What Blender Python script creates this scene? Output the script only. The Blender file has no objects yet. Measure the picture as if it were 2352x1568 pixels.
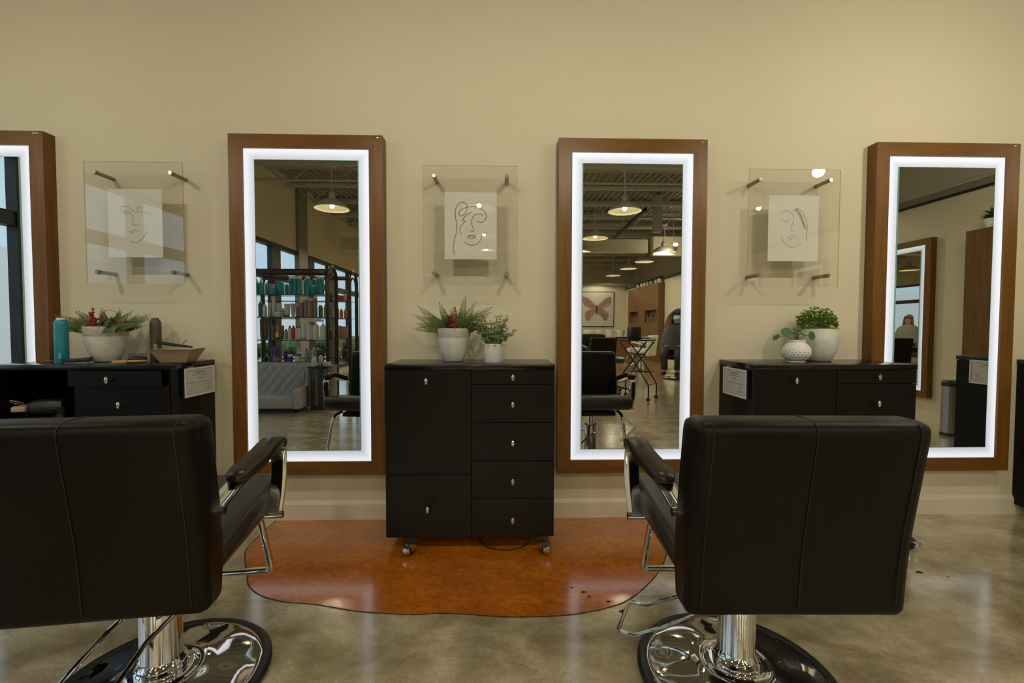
import bpy, bmesh, math, random
from mathutils import Vector, Matrix, Quaternion
random.seed(7)
SC = bpy.context.scene
COL = SC.collection
PI = math.pi
# ---------------------------------------------------------------- camera
F_PX, CAM_D, CAM_H, YAW, PITCH, ROLL = 1041.67, 2.5427, 1.0872, 0.027, 0.034, 0.0019
fwd0 = Vector((math.sin(YAW), math.cos(YAW), 0)); rt0 = Vector((math.cos(YAW), -math.sin(YAW), 0)); up0 = Vector((0, 0, 1))
fwd = fwd0*math.cos(PITCH) - up0*math.sin(PITCH); up1 = up0*math.cos(PITCH) + fwd0*math.sin(PITCH)
rt = rt0*math.cos(ROLL) + up1*math.sin(ROLL); up = up1*math.cos(ROLL) - rt0*math.sin(ROLL)
cd = bpy.data.cameras.new('camera'); cam = bpy.data.objects.new('camera', cd); COL.objects.link(cam)
cd.sensor_width = 36; cd.lens = F_PX/2352*36; cd.clip_start = .02; cd.clip_end = 200
M3 = Matrix((rt, up, -fwd)).transposed()
cam.matrix_world = Matrix.Translation((0, -CAM_D, CAM_H)) @ M3.to_4x4()
SC.camera = cam
# ---------------------------------------------------------------- world, light, exposure
SC.view_settings.view_transform = 'Standard'; SC.view_settings.look = 'None'
SC.view_settings.exposure = 0.0; SC.view_settings.gamma = 1; SC.view_settings.use_curve_mapping = False
w = bpy.data.worlds.new('sky'); SC.world = w; w.use_nodes = True
bg = w.node_tree.nodes['Background']; bg.inputs[0].default_value = (.50, .66, .82, 1); bg.inputs[1].default_value = 1.5
try:
    SC.cycles.max_bounces = 10; SC.cycles.diffuse_bounces = 4; SC.cycles.glossy_bounces = 6; SC.cycles.transparent_max_bounces = 24
    SC.cycles.sample_clamp_indirect = 40; SC.cycles.caustics_reflective = False; SC.cycles.caustics_refractive = False
except Exception: pass
WARM = (1, .92, .68)
def lamp(kind, name, loc, energy, color=(1, 1, 1), size=.05, rot=None, size_y=None, parent=None):
    l = bpy.data.lights.new(name, kind); o = bpy.data.objects.new(name, l); COL.objects.link(o)
    l.energy = energy; l.color = color; o.location = loc
    if kind == 'POINT' or kind == 'SPOT': l.shadow_soft_size = size
    if kind == 'AREA':
        l.size = size
        if size_y: l.shape = 'RECTANGLE'; l.size_y = size_y
    if rot: o.rotation_euler = rot
    if parent: o.parent = parent
    return o
sun = lamp('SUN', 'sun', (6, -4, 12), 2.2, (1, .97, .92), rot=(0, math.radians(48), math.radians(8)))
sun.data.angle = .02
# daylight guide for the shop windows (portal: gives off no light of its own)
po = lamp('AREA', 'window_portal', (-3.86, -7.2, 1.25), 1, size=2.5, rot=(0, math.radians(-90), 0), size_y=14); po.data.cycles.is_portal = True
PENDANT_W = 30.0
SPOT_W = 24.0
BOX_E = .77
# ---------------------------------------------------------------- materials
MATS = {}
def mat(name, col, rough=.5, metal=0., spec=.5, noise=None, bump=None, emit=None, coat=0., stretch=None):
    """noise=(scale, second colour, contrast); bump=(scale, strength, distance)"""
    m = bpy.data.materials.new(name); m.use_nodes = True; nt = m.node_tree; b = nt.nodes['Principled BSDF']
    b.inputs['Base Color'].default_value = (*col, 1); b.inputs['Roughness'].default_value = rough
    b.inputs['Metallic'].default_value = metal; b.inputs['Specular IOR Level'].default_value = spec
    b.inputs['Coat Weight'].default_value = coat; b.inputs['Coat Roughness'].default_value = .08
    tc = None
    def coords():
        nonlocal tc
        if tc is None:
            t = nt.nodes.new('ShaderNodeTexCoord'); mp = nt.nodes.new('ShaderNodeMapping')
            if stretch: mp.inputs['Scale'].default_value = stretch
            nt.links.new(t.outputs['Object'], mp.inputs[0]); tc = mp.outputs[0]
        return tc
    if noise:
        n = nt.nodes.new('ShaderNodeTexNoise'); n.inputs['Scale'].default_value = noise[0]; n.inputs['Detail'].default_value = 8; n.inputs['Roughness'].default_value = .62
        nt.links.new(coords(), n.inputs['Vector'])
        r = nt.nodes.new('ShaderNodeValToRGB'); c = noise[2]
        r.color_ramp.elements[0].position = .5-c; r.color_ramp.elements[1].position = .5+c
        r.color_ramp.elements[0].color = (*col, 1); r.color_ramp.elements[1].color = (*noise[1], 1)
        nt.links.new(n.outputs['Fac'], r.inputs[0]); nt.links.new(r.outputs[0], b.inputs['Base Color'])
    if bump:
        n = nt.nodes.new('ShaderNodeTexNoise'); n.inputs['Scale'].default_value = bump[0]; n.inputs['Detail'].default_value = 5
        nt.links.new(coords(), n.inputs['Vector'])
        bp = nt.nodes.new('ShaderNodeBump'); bp.inputs['Strength'].default_value = bump[1]; bp.inputs['Distance'].default_value = bump[2]
        nt.links.new(n.outputs['Fac'], bp.inputs['Height']); nt.links.new(bp.outputs[0], b.inputs['Normal'])
    if emit:
        b.inputs['Emission Color'].default_value = (*emit[0], 1); b.inputs['Emission Strength'].default_value = emit[1]
    MATS[name] = m; return m
def thin_glass(name, tint, ior, rough=0.):
    m = bpy.data.materials.new(name); m.use_nodes = True; nt = m.node_tree; nt.nodes.clear()
    o = nt.nodes.new('ShaderNodeOutputMaterial'); mx = nt.nodes.new('ShaderNodeMixShader'); f = nt.nodes.new('ShaderNodeFresnel')
    t = nt.nodes.new('ShaderNodeBsdfTransparent'); g = nt.nodes.new('ShaderNodeBsdfGlossy')
    f.inputs['IOR'].default_value = ior; t.inputs[0].default_value = (*tint, 1); g.inputs['Roughness'].default_value = rough
    ge = nt.nodes.new('ShaderNodeNewGeometry'); mr = nt.nodes.new('ShaderNodeMapRange'); mr.inputs['To Min'].default_value = ior; mr.inputs['To Max'].default_value = 1/ior
    nt.links.new(ge.outputs['Backfacing'], mr.inputs[0]); nt.links.new(mr.outputs[0], f.inputs['IOR'])
    nt.links.new(f.outputs[0], mx.inputs[0]); nt.links.new(t.outputs[0], mx.inputs[1]); nt.links.new(g.outputs[0], mx.inputs[2]); nt.links.new(mx.outputs[0], o.inputs[0])
    MATS[name] = m; return m
def floor_mat(name, c0, c1, c2, rough):
    m = bpy.data.materials.new(name); m.use_nodes = True; nt = m.node_tree; b = nt.nodes['Principled BSDF']; L = nt.links.new
    tc = nt.nodes.new('ShaderNodeTexCoord'); mp = nt.nodes.new('ShaderNodeMapping'); mp.inputs['Rotation'].default_value = (0, 0, .5); mp.inputs['Scale'].default_value = (1, 1.45, 1)
    L(tc.outputs['Object'], mp.inputs[0])
    def nz(sc, det, vec, dist=0.):
        n = nt.nodes.new('ShaderNodeTexNoise'); n.inputs['Scale'].default_value = sc; n.inputs['Detail'].default_value = det; n.inputs['Roughness'].default_value = .65; n.inputs['Distortion'].default_value = dist
        L(vec, n.inputs['Vector']); return n.outputs['Fac']
    a = nz(4.0, 14, mp.outputs[0], .35); c = nz(30, 14, mp.outputs[0], .2)
    r = nt.nodes.new('ShaderNodeValToRGB'); e = r.color_ramp.elements; e[0].position = .38; e[0].color = (*c0, 1); e[1].position = .62; e[1].color = (*c1, 1)
    L(a, r.inputs[0])
    r2 = nt.nodes.new('ShaderNodeValToRGB'); e = r2.color_ramp.elements; e[0].position = .40; e[0].color = (0, 0, 0, 1); e[1].position = .68; e[1].color = (.6, .6, .6, 1)
    L(c, r2.inputs[0])
    mx = nt.nodes.new('ShaderNodeMixRGB'); L(r2.outputs[0], mx.inputs[0]); L(r.outputs[0], mx.inputs[1]); mx.inputs[2].default_value = (*c2, 1)
    sp = nt.nodes.new('ShaderNodeValToRGB'); e = sp.color_ramp.elements; e[0].position = .33; e[0].color = (.62, .60, .55, 1); e[1].position = .52; e[1].color = (1, 1, 1, 1); L(nz(130, 6, mp.outputs[0]), sp.inputs[0])
    mu = nt.nodes.new('ShaderNodeMixRGB'); mu.blend_type = 'MULTIPLY'; mu.inputs[0].default_value = .8; L(mx.outputs[0], mu.inputs[1]); L(sp.outputs[0], mu.inputs[2])
    L(mu.outputs[0], b.inputs['Base Color'])
    mr = nt.nodes.new('ShaderNodeMapRange'); mr.inputs['To Min'].default_value = rough-.05; mr.inputs['To Max'].default_value = rough+.07; L(c, mr.inputs[0]); L(mr.outputs[0], b.inputs['Roughness'])
    bp = nt.nodes.new('ShaderNodeBump'); bp.inputs['Strength'].default_value = .16; bp.inputs['Distance'].default_value = .003
    L(nz(60, 6, mp.outputs[0]), bp.inputs['Height']); L(bp.outputs[0], b.inputs['Normal'])
    b.inputs['Specular IOR Level'].default_value = .4; b.inputs['Coat Weight'].default_value = 1; b.inputs['Coat IOR'].default_value = 1.8; b.inputs['Coat Roughness'].default_value = .14
    MATS[name] = m; return m
m_wall = mat('wall_paint', (.645, .575, .425), .75, noise=(1.2, (.675, .605, .45), .3), bump=(90, .05, .002))
m_wall2 = mat('wall_paint_grey', (.42, .38, .29), .8)
m_trim = mat('trim_paint', (.68, .61, .48), .45)
m_ceil = mat('ceiling_paint', (.30, .28, .23), .8)
m_joist = mat('joist_paint', (.46, .44, .37), .6)
m_dark = mat('black_metal', (.012, .013, .014), .4)
m_floor = floor_mat('polished_concrete', (.33, .258, .145), (.70, .61, .42), (.43, .348, .21), .12)
m_stain = floor_mat('orange_stained_concrete', (.50, .125, .005), (.70, .205, .010), (.22, .055, .004), .15)
m_crack = mat('dark_saw_cut', (.02, .016, .012), .8)
m_wood = mat('walnut_veneer', (.205, .088, .0125), .38, spec=.35, noise=(3.2, (.105, .042, .0055), .22), stretch=(9, 9, .7))
m_woodh = mat('walnut_veneer_cross', (.205, .088, .0125), .38, spec=.35, noise=(3.2, (.105, .042, .0055), .22), stretch=(.7, 9, 9))
m_wood2 = mat('cabinet_veneer', (.20, .088, .024), .4, noise=(3, (.15, .062, .016), .3), stretch=(6, 6, .6))
m_esp = mat('espresso_laminate', (.0040, .0022, .0013), .34, noise=(4, (.0062, .0036, .0021), .25), stretch=(26, 26, .9), spec=.22)
m_esptop = mat('espresso_top', (.0065, .0042, .0028), .18, spec=.45)
m_espin = mat('espresso_inside', (.006, .004, .003), .6)
m_mirror = mat('mirror_silver', (.70, .71, .655), 0., 1.)
m_edge = mat('mirror_edge_green', (.20, .42, .38), .15)
m_light = mat('frosted_light_panel', (.32, .32, .34), .5, emit=((.86, .90, 1.0), BOX_E))
def panel_grade(m):
    nt = m.node_tree; b = nt.nodes['Principled BSDF']; L = nt.links.new
    def mth(op, a, c):
        n = nt.nodes.new('ShaderNodeMath'); n.operation = op
        for i, v in enumerate((a, c)):
            if v is None: continue
            if isinstance(v, (int, float)): n.inputs[i].default_value = v
            else: L(v, n.inputs[i])
        return n.outputs[0]
    tc = nt.nodes.new('ShaderNodeTexCoord'); sx = nt.nodes.new('ShaderNodeSeparateXYZ'); L(tc.outputs['Object'], sx.inputs[0])
    dx = mth('SUBTRACT', .8126/2-.0733, mth('ABSOLUTE', mth('SUBTRACT', sx.outputs[0], .8126/2), None)); dz = mth('SUBTRACT', 1.83/2-.0733, mth('ABSOLUTE', mth('SUBTRACT', sx.outputs[2], 1.83/2), None))
    mr = nt.nodes.new('ShaderNodeMapRange'); mr.interpolation_type = 'SMOOTHSTEP'; mr.inputs['From Max'].default_value = .062; L(mth('MINIMUM', dx, dz), mr.inputs[0])
    mr.inputs['To Min'].default_value = BOX_E*1.10; mr.inputs['To Max'].default_value = BOX_E*.62; L(mr.outputs[0], b.inputs['Emission Strength'])
panel_grade(m_light)
m_chrome = mat('chrome', (.80, .80, .80), .06, 1.)
m_brass = mat('aged_nickel', (.30, .25, .17), .3, 1.)
m_rubber = mat('black_rubber', (.014, .014, .015), .38)
m_leather = mat('dark_brown_vinyl', (.0060, .0040, .0022), .42, spec=.20, bump=(160, .10, .001))
m_leather2 = mat('brown_vinyl_pad', (.030, .020, .013), .30, spec=.4)
m_seat = mat('seat_vinyl_sheen', (.033, .028, .021), .42, spec=.7, bump=(160, .10, .001))  # same vinyl, glossier from use; base colour lightened to paint in the sheen
m_thread = mat('brown_thread', (.022, .014, .009), .6)
m_acr = thin_glass('acrylic_sheet', (.985, .985, .975), 1.62)
m_acredge = thin_glass('acrylic_edge', (.58, .63, .60), 1.6)
m_paper = mat('art_paper', (.80, .76, .69), .6)
m_ink = mat('pencil_line', (.13, .11, .075), .7)
m_inkp = mat('pale_pencil_line', (.33, .30, .26), .7)
m_pot = mat('stoneware', (.55, .53, .475), .6, noise=(14, (.74, .72, .66), .22), bump=(30, .15, .004))
m_potr = mat('stoneware_pebbled', (.60, .57, .50), .65, bump=(170, 1., .012))
m_white = mat('white_ceramic', (.74, .72, .70), .35)
m_soil = mat('potting_soil', (.02, .013, .008), .9)
m_moss = mat('moss', (.06, .075, .008), .9, bump=(120, .6, .01))
m_ever = mat('evergreen_sprig', (.048, .080, .008), .55, noise=(30, (.11, .150, .016), .2))
m_eucal = mat('eucalyptus_leaf', (.10, .155, .075), .55, noise=(25, (.26, .32, .13), .2))
m_fern = mat('fern_leaf', (.060, .140, .006), .5, noise=(30, (.12, .22, .014), .2))
m_pilea = mat('round_leaf', (.045, .12, .035), .4)
m_stem = mat('brown_stem', (.10, .07, .03), .7)
m_berry = mat('red_berry', (.33, .010, .018), .3)
m_cone = mat('pine_cone', (.055, .022, .012), .7)
m_teal = mat('teal_can', (.016, .24, .33), .32)
m_tealc = mat('teal_box', (.02, .29, .30), .4)
m_brownc = mat('taupe_can', (.085, .062, .046), .4)
m_cap = mat('pale_cap', (.75, .68, .60), .4)
m_black = mat('black_plastic', (.012, .012, .012), .4)
m_bamboo = mat('bamboo', (.52, .29, .10), .45)
m_kraft = mat('tan_plastic', (.42, .30, .18), .45)
m_cert = mat('certificate_print', (.60, .58, .53), .4)
m_certf = mat('certificate_border', (.78, .72, .62), .3)
m_print = mat('faded_print', (.16, .36, .42), .5)
m_text = mat('grey_print', (.20, .19, .18), .6)
m_sofa = mat('grey_velvet', (.36, .34, .33), .8, bump=(220, .1, .001))
m_shade = mat('white_enamel_shade', (.62, .61, .57), .35)
m_shadein = mat('white_enamel_inside', (.62, .57, .44), .6)
m_bulb = mat('lit_bulb', (1, 1, 1), .3, emit=((1, .86, .60), 52.))
m_bulb2 = mat('lit_spot_lens', (1, 1, 1), .3, emit=((1, .84, .60), 14.))
m_glass = thin_glass('window_glass', (.93, .96, .96), 1.5)
m_shelfg = thin_glass('shelf_glass', (.80, .90, .88), 1.5)
m_bronze = mat('dark_bronze_tube', (.045, .030, .018), .28, .6)
m_steel = mat('brushed_steel', (.42, .41, .39), .3, 1.)
m_asph = mat('parking_lot', (.20, .20, .21), .8)
m_bldg = mat('white_block_wall', (.72, .76, .78), .8)
m_hedge = mat('hedge_leaf', (.05, .10, .02), .7, noise=(18, (.11, .18, .04), .2))
m_skin = mat('skin', (.50, .29, .20), .5)
m_cape = mat('black_cape', (.010, .010, .012), .55)
m_hair = mat('auburn_hair', (.20, .065, .018), .5)
m_hairb = mat('dark_hair', (.015, .010, .008), .45)
m_mask = mat('pale_blue_mask', (.48, .60, .66), .7)
m_grey = mat('grey_knit', (.22, .22, .19), .9)
m_sock = mat('white_sock', (.7, .7, .7), .8)
PAL = {}
def pal(c, rough=.4):
    if c not in PAL: PAL[c] = mat('product_%s' % c[0], c[1], rough)
    return PAL[c]
C = {k: (k, v) for k, v in dict(teal=(.016, .25, .28), tealdark=(.012, .16, .18), white=(.62, .60, .56), cream=(.55, .49, .38), brown=(.13, .075, .04), amber=(.34, .13, .03), dark=(.03, .025, .022),
     olive=(.14, .13, .02), green=(.05, .10, .08), grey=(.28, .29, .32), red=(.40, .03, .04), purple=(.07, .04, .22), lilac=(.42, .36, .46), taupe=(.20, .15, .11), pink=(.42, .20, .18), tan=(.36, .26, .16), orange=(.40, .13, .06), blue=(.05, .07, .28), gold=(.42, .24, .05)).items()}
# ---------------------------------------------------------------- mesh helpers
class MB:
    def __init__(s): s.bm = bmesh.new(); s.mi = 0; s.mats = []
    def box(s, x0, x1, y0, y1, z0, z1, bev=0., seg=2):
        v = [s.bm.verts.new((x, y, z)) for x in (x0, x1) for y in (y0, y1) for z in (z0, z1)]
        fs = [s.bm.faces.new([v[i] for i in f]) for f in ((0, 1, 3, 2), (4, 6, 7, 5), (0, 4, 5, 1), (2, 3, 7, 6), (0, 2, 6, 4), (1, 5, 7, 3))]
        if bev > 0:
            es = list({e for f in fs for e in f.edges})
            bmesh.ops.bevel(s.bm, geom=es, offset=bev, segments=seg, profile=.5, affect='EDGES', clamp_overlap=True)
        return s
    def quad(s, *p): s.bm.faces.new([s.bm.verts.new(q) for q in p]); return s
    def poly(s, pts): s.bm.faces.new([s.bm.verts.new(q) for q in pts]); return s
    def prism(s, pts, d):
        d = Vector(d); a = [s.bm.verts.new(p) for p in pts]; b = [s.bm.verts.new(Vector(p)+d) for p in pts]; n = len(a)
        s.bm.faces.new(a[::-1]); s.bm.faces.new(b)
        for i in range(n): s.bm.faces.new((a[i], a[(i+1) % n], b[(i+1) % n], b[i]))
        return s
    def lathe(s, prof, n=24, c=(0, 0, 0), fn=None):
        rows = []
        for r, z in prof:
            if r < 1e-6: rows.append([s.bm.verts.new((c[0], c[1], c[2]+z))]*n)
            else:
                row = []
                for i in range(n):
                    a = 2*PI*i/n; rr, zz = (r, z) if fn is None else fn(r, z, a)
                    row.append(s.bm.verts.new((c[0]+rr*math.cos(a), c[1]+rr*math.sin(a), c[2]+zz)))
                rows.append(row)
        for A, B in zip(rows, rows[1:]):
            for i in range(n):
                q = []
                for v in (A[i], A[(i+1) % n], B[(i+1) % n], B[i]):
                    if v not in q: q.append(v)
                if len(q) > 2:
                    try: s.bm.faces.new(q)
                    except ValueError: pass
        return s
    def tube(s, pts, r, n=10, closed=False, flat=None):
        pts = [Vector(p) for p in pts]; N = len(pts)
        rs = r if isinstance(r, (list, tuple)) else [r]*N
        T = []
        for i in range(N):
            if closed: t = pts[(i+1) % N]-pts[i-1]
            else: t = pts[min(i+1, N-1)]-pts[max(i-1, 0)]
            T.append(t.normalized() if t.length > 1e-9 else Vector((0, 0, 1)))
        nrm = T[0].orthogonal().normalized(); rows = []
        for i in range(N):
            if i: nrm = (T[i-1].rotation_difference(T[i]) @ nrm).normalized()
            bn = T[i].cross(nrm)
            rows.append([s.bm.verts.new(pts[i]+(nrm*math.cos(2*PI*k/n)+bn*math.sin(2*PI*k/n))*rs[i]) for k in range(n)])
        for i in range(N if closed else N-1):
            A, B = rows[i], rows[(i+1) % N]
            for k in range(n): s.bm.faces.new((A[k], A[(k+1) % n], B[(k+1) % n], B[k]))
        if not closed: s.bm.faces.new(rows[0][::-1]); s.bm.faces.new(rows[-1])
        return s
    def strap(s, pts, wdir, w, t):
        """flat bar following pts, width w along wdir, thickness t"""
        wd = Vector(wdir).normalized(); pts = [Vector(p) for p in pts]; N = len(pts); rows = []
        for i in range(N):
            tg = (pts[min(i+1, N-1)]-pts[max(i-1, 0)]).normalized(); nn = tg.cross(wd).normalized()
            ww = w[i] if isinstance(w, (list, tuple)) else w; tt = t[i] if isinstance(t, (list, tuple)) else t
            rows.append([s.bm.verts.new(pts[i]+wd*a*ww/2+nn*b*tt/2) for a, b in ((-1, -.6), (-.86, -1), (.86, -1), (1, -.6), (1, .6), (.86, 1), (-.86, 1), (-1, .6))])
        for A, B in zip(rows, rows[1:]):
            for k in range(8): s.bm.faces.new((A[k], A[(k+1) % 8], B[(k+1) % 8], B[k]))
        s.bm.faces.new(rows[0][::-1]); s.bm.faces.new(rows[-1]); return s
    def ball(s, c, r, u=10, v=7):
        rx, ry, rz = r if isinstance(r, (list, tuple)) else (r, r, r)
        m = Matrix.Translation(c) @ Matrix.Diagonal((rx, ry, rz, 1))
        bmesh.ops.create_uvsphere(s.bm, u_segments=u, v_segments=v, radius=1, matrix=m); return s
    def leaf(s, p, d, n, L, W, k=4, cup=.15):
        d = Vector(d).normalized(); n = Vector(n); sd = d.cross(n)
        if sd.length < 1e-4: sd = d.orthogonal()
        sd.normalize(); n = sd.cross(d); p = Vector(p)
        le = []; ri = []; mid = []
        for i in range(k+1):
            t = i/k; w = W/2*math.sin(PI*min(1, t*.93+.035))**.75
            q = p+d*L*t-n*L*cup*t*t
            mid.append(s.bm.verts.new(q)); le.append(s.bm.verts.new(q+sd*w+n*w*.25)); ri.append(s.bm.verts.new(q-sd*w+n*w*.25))
        for i in range(k):
            s.bm.faces.new((mid[i], mid[i+1], le[i+1], le[i])); s.bm.faces.new((mid[i], ri[i], ri[i+1], mid[i+1]))
        return s
    def xform(s, m): bmesh.ops.transform(s.bm, matrix=m, verts=s.bm.verts); return s
    def build(s, name, m, parent=None, smooth=35, loc=None):
        bmesh.ops.recalc_face_normals(s.bm, faces=s.bm.faces)
        me = bpy.data.meshes.new(name)
        if smooth:
            lim = math.radians(smooth)
            for f in s.bm.faces: f.smooth = True
            for e in s.bm.edges:
                if len(e.link_faces) == 2 and e.calc_face_angle(0) > lim: e.smooth = False
        s.bm.to_mesh(me); s.bm.free()
        for q in (m if isinstance(m, list) else [m]): me.materials.append(q)
        o = bpy.data.objects.new(name, me); COL.objects.link(o)
        if parent: o.parent = parent
        if loc: o.location = loc
        return o
def thing(name, label, cat, loc=(0, 0, 0), rz=0., group=None):
    o = bpy.data.objects.new(name, None); COL.objects.link(o); o.location = loc; o.rotation_euler = (0, 0, rz)
    o.empty_display_size = .1; return tag(o, label, cat, group)
def tag(o, label, cat, group=None):
    o['label'] = label; o['category'] = cat
    if group: o['group'] = group
    return o
def struct(o): o['kind'] = 'structure'; return o
def copy_tree(o, parent=None):
    c = o.copy(); COL.objects.link(c); c.parent = parent
    for ch in list(o.children): copy_tree(ch, c)
    return c
def curve(pts, k=6, closed=False):
    P = [Vector(p) for p in pts]; out = []; N = len(P)
    for i in range(N if closed else N-1):
        if closed: a, b, c, d = P[i-1], P[i], P[(i+1) % N], P[(i+2) % N]
        else: a, b, c, d = P[max(i-1, 0)], P[i], P[i+1], P[min(i+2, N-1)]
        for j in range(k):
            t = j/k; out.append(.5*((2*b)+(c-a)*t+(2*a-5*b+4*c-d)*t*t+(3*b-a-3*c+d)*t**3))
    if not closed: out.append(P[-1])
    return out
def arc(c, r, a0, a1, n, ax='xz'):
    return [Vector((c[0]+r*math.cos(a0+(a1-a0)*i/n), c[1], c[2]+r*math.sin(a0+(a1-a0)*i/n))) if ax == 'xz' else Vector((c[0]+r*math.cos(a0+(a1-a0)*i/n), c[1]+r*math.sin(a0+(a1-a0)*i/n), c[2])) for i in range(n+1)]
XL, XR, YB, ZC = -3.8, 4.95, -15.2, 3.71
# ================================================================ SETTING
struct(MB().box(XL-.1, XR+.1, YB-.1, .1, -.12, 0).build('floor', m_floor))
# orange stained patch with its wavy saw-cut edge
edge = [(-1.247, -.012), (-1.238, -.289), (-1.206, -.397), (-1.102, -.569), (-1.045, -.657), (-.959, -.726), (-.852, -.769), (-.726, -.789), (-.633, -.813), (-.525, -.839), (-.339, -.862), (-.226, -.857), (-.11, -.867), (.005, -.883), (.118, -.886), (.233, -.881), (.336, -.863), (.425, -.835), (.505, -.795), (.602, -.708), (.713, -.576), (.799, -.423), (.835, -.25), (.828, -.012)]
ec = curve([(x, y, .0012) for x, y in edge], 8)
struct(MB().poly(ec).build('floor_stained_patch', m_stain, smooth=0))
g = MB(); lf = []; rg = []
for i, p in enumerate(ec):
    d = (ec[min(i+1, len(ec)-1)]-ec[max(i-1, 0)]).normalized(); nn = Vector((-d.y, d.x, 0)); hw = .0021+.0009*math.sin(i*1.9)*math.sin(i*.7); z = Vector((0, 0, .0008))
    lf.append(g.bm.verts.new(p+nn*hw+z)); rg.append(g.bm.verts.new(p-nn*hw+z))
for i in range(len(ec)-1): g.bm.faces.new((lf[i], lf[i+1], rg[i+1], rg[i]))
struct(g.build('floor_saw_cut', m_crack, smooth=0))
g = MB()
for x, y, r in ((.474, -.861, .016), (.43, -.80, .008), (.343, -.733, .010), (.30, -.70, .006), (.36, -.765, .007), (-.60, -1.30, .009), (1.86, -.62, .015), (1.95, -.66, .006), (.30, -1.0, .004)):
    g.poly([(x+r*(1+.3*math.sin(3*a+x*9))*math.cos(a), y+.6*r*(1+.25*math.sin(2*a+y*7))*math.sin(a), .003) for a in [i*PI/7 for i in range(14)]])
struct(g.build('floor_pits', m_crack, smooth=0))
struct(MB().box(XL-.1, XR+.1, 0, .12, 0, ZC+.06).build('wall_front', m_wall))
g = MB()
g.box(XL+.02, XR-.01, -.014, .0, 0, .088).prism([(XL+.02, -.014, .088), (XL+.02, 0, .088), (XL+.02, 0, .108), (XL+.02, -.004, .108)], (XR-XL-.03, 0, 0))
struct(g.build('baseboard_front', m_trim))
struct(MB().box(XL-.1, XR+.1, YB-.12, YB, 0, ZC+.06).build('wall_back', m_wall))
struct(MB().box(XR, XR+.12, YB, 0, 0, ZC+.06).build('wall_right', m_wall))
struct(MB().box(XR-.03, XR+.01, YB+.01, -.01, 2.515, 2.60).build('trim_1', mat('trim_grey', (.20, .185, .155), .7)))
struct(MB().box(XR-.045, XR+.01, YB+.01, -.01, 2.60, 2.625).build('trim_3', m_wall2))
struct(MB().box(XR-.034, XR+.01, YB+.01, -.01, 2.505, 2.530).build('trim_4', m_dark))
struct(MB().box(XR-.015, XR-.005, YB+.01, -.01, .0, .10).build('baseboard_right', m_trim))
struct(MB().box(XR-.012, XR-.002, YB+.01, -.01, 2.61, ZC-.01).build('trim_2', m_wall2))
# left shop front: wall above, kerb below, black mullions and glass
struct(MB().box(XL-.12, XL, YB, 0, 2.47, ZC+.06).build('wall_left', m_wall))
struct(MB().box(XL-.12, XL, YB, 0, 0, .12).build('wall_left_kerb', m_wall2))
struct(MB().box(XL-.03, XL+.06, -6.58, -6.20, 0, ZC).build('wall_left_column', mat('wall_paint_shaded', (.24, .22, .17), .8)))  # wall colour darkened: the dimmer light on the column is put into the paint
mull = [-.06, -1.385, -2.55, -3.85, -5.38, -6.80, -7.88, -9.1, -10.4, -11.7, -13.0, -14.2, -15.12]
g = MB()
for i, y in enumerate(mull):
    hw = .145 if i in (4, 5, 6) else .13 if i == 1 else .065
    g.box(XL-.05, XL+.035, y-hw, y+hw, .12, 2.47)
g.box(XL-.08, XL+.03, YB, 0, 2.41, 2.475).box(XL-.08, XL+.03, YB, 0, .10, .18).box(XL-.07, XL+.02, YB, 0, 1.86, 1.975)
struct(g.build('window_1', m_dark))
struct(MB().quad((XL-.045, YB, .12), (XL-.045, -.01, .12), (XL-.045, -.01, 2.47), (XL-.045, YB, 2.47)).build('window_2', m_glass, smooth=0))
# ceiling deck, bar joists, headers
g = MB(); n = 150
for i in range(n):
    x = XL+(XR-XL)*i/n; wv = (XR-XL)/n
    z0 = ZC if i % 2 else ZC+.025
    g.quad((x, YB, z0), (x+wv, YB, z0), (x+wv, 0, z0), (x, 0, z0))
    g.quad((x+wv, YB, ZC), (x+wv, YB, ZC+.025), (x+wv, 0, ZC+.025), (x+wv, 0, ZC))
g.box(XL-.2, XR+.2, YB-.2, .15, ZC+.06, ZC+.2)
struct(g.build('ceiling', m_ceil, smooth=0))
ZB = 3.37
for k in range(14):
    y = -1.12-1.0*k
    if y < YB+.3: break
    g = MB()
    for dy in (-.03, .03): g.box(XL+.35, XR-.35, y+dy-.018, y+dy+.018, ZB-.025, ZB+.02); 
    for dy in (-.03, .03): g.box(XL+.005, XR-.02, y+dy-.02, y+dy+.02, ZC-.07, ZC-.005)
    x = XL+.35; i = 0
    while x < XR-.4:
        a, b = (ZB, ZC-.04) if i % 2 == 0 else (ZC-.04, ZB)
        g.tube([(x, y, a), (x+.36, y, b)], .011, 6); x += .36; i += 1
    g.tube([(XL+.02, y, ZC-.04), (XL+.37, y, ZB)], .014, 6); g.tube([(XR-.02, y, ZC-.04), (XR-.37, y, ZB)], .014, 6)
    struct(g.build('ceiling_joist', m_joist))
struct(MB().tube([(XL+.01, -4.62, 3.29), (XR-.02, -4.62, 3.29)], .022, 10).build('ceiling_pipe', m_joist))
struct(MB().box(XL+.2, 3.40, -8.14, -7.98, 2.78, 3.08).build('ceiling_header', m_wall))
struct(MB().box(3.54, XR-.02, -8.2, -8.02, 2.73, 3.16).build('ceiling_header', m_wall))
struct(MB().box(XL+.02, 4.77, -13.72, -13.6, 2.54, 3.08).build('ceiling_header', m_wall2))
g = MB().tube([(2.76, -6.2, 3.31), (2.93, -9.7, 3.31)], .036, 14); struct(g.build('ceiling_duct', m_dark))
struct(MB().box(3.06, 3.22, -6.70, -6.55, 2.96, ZC-.01).build('ceiling_column_boot', m_joist))
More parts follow.
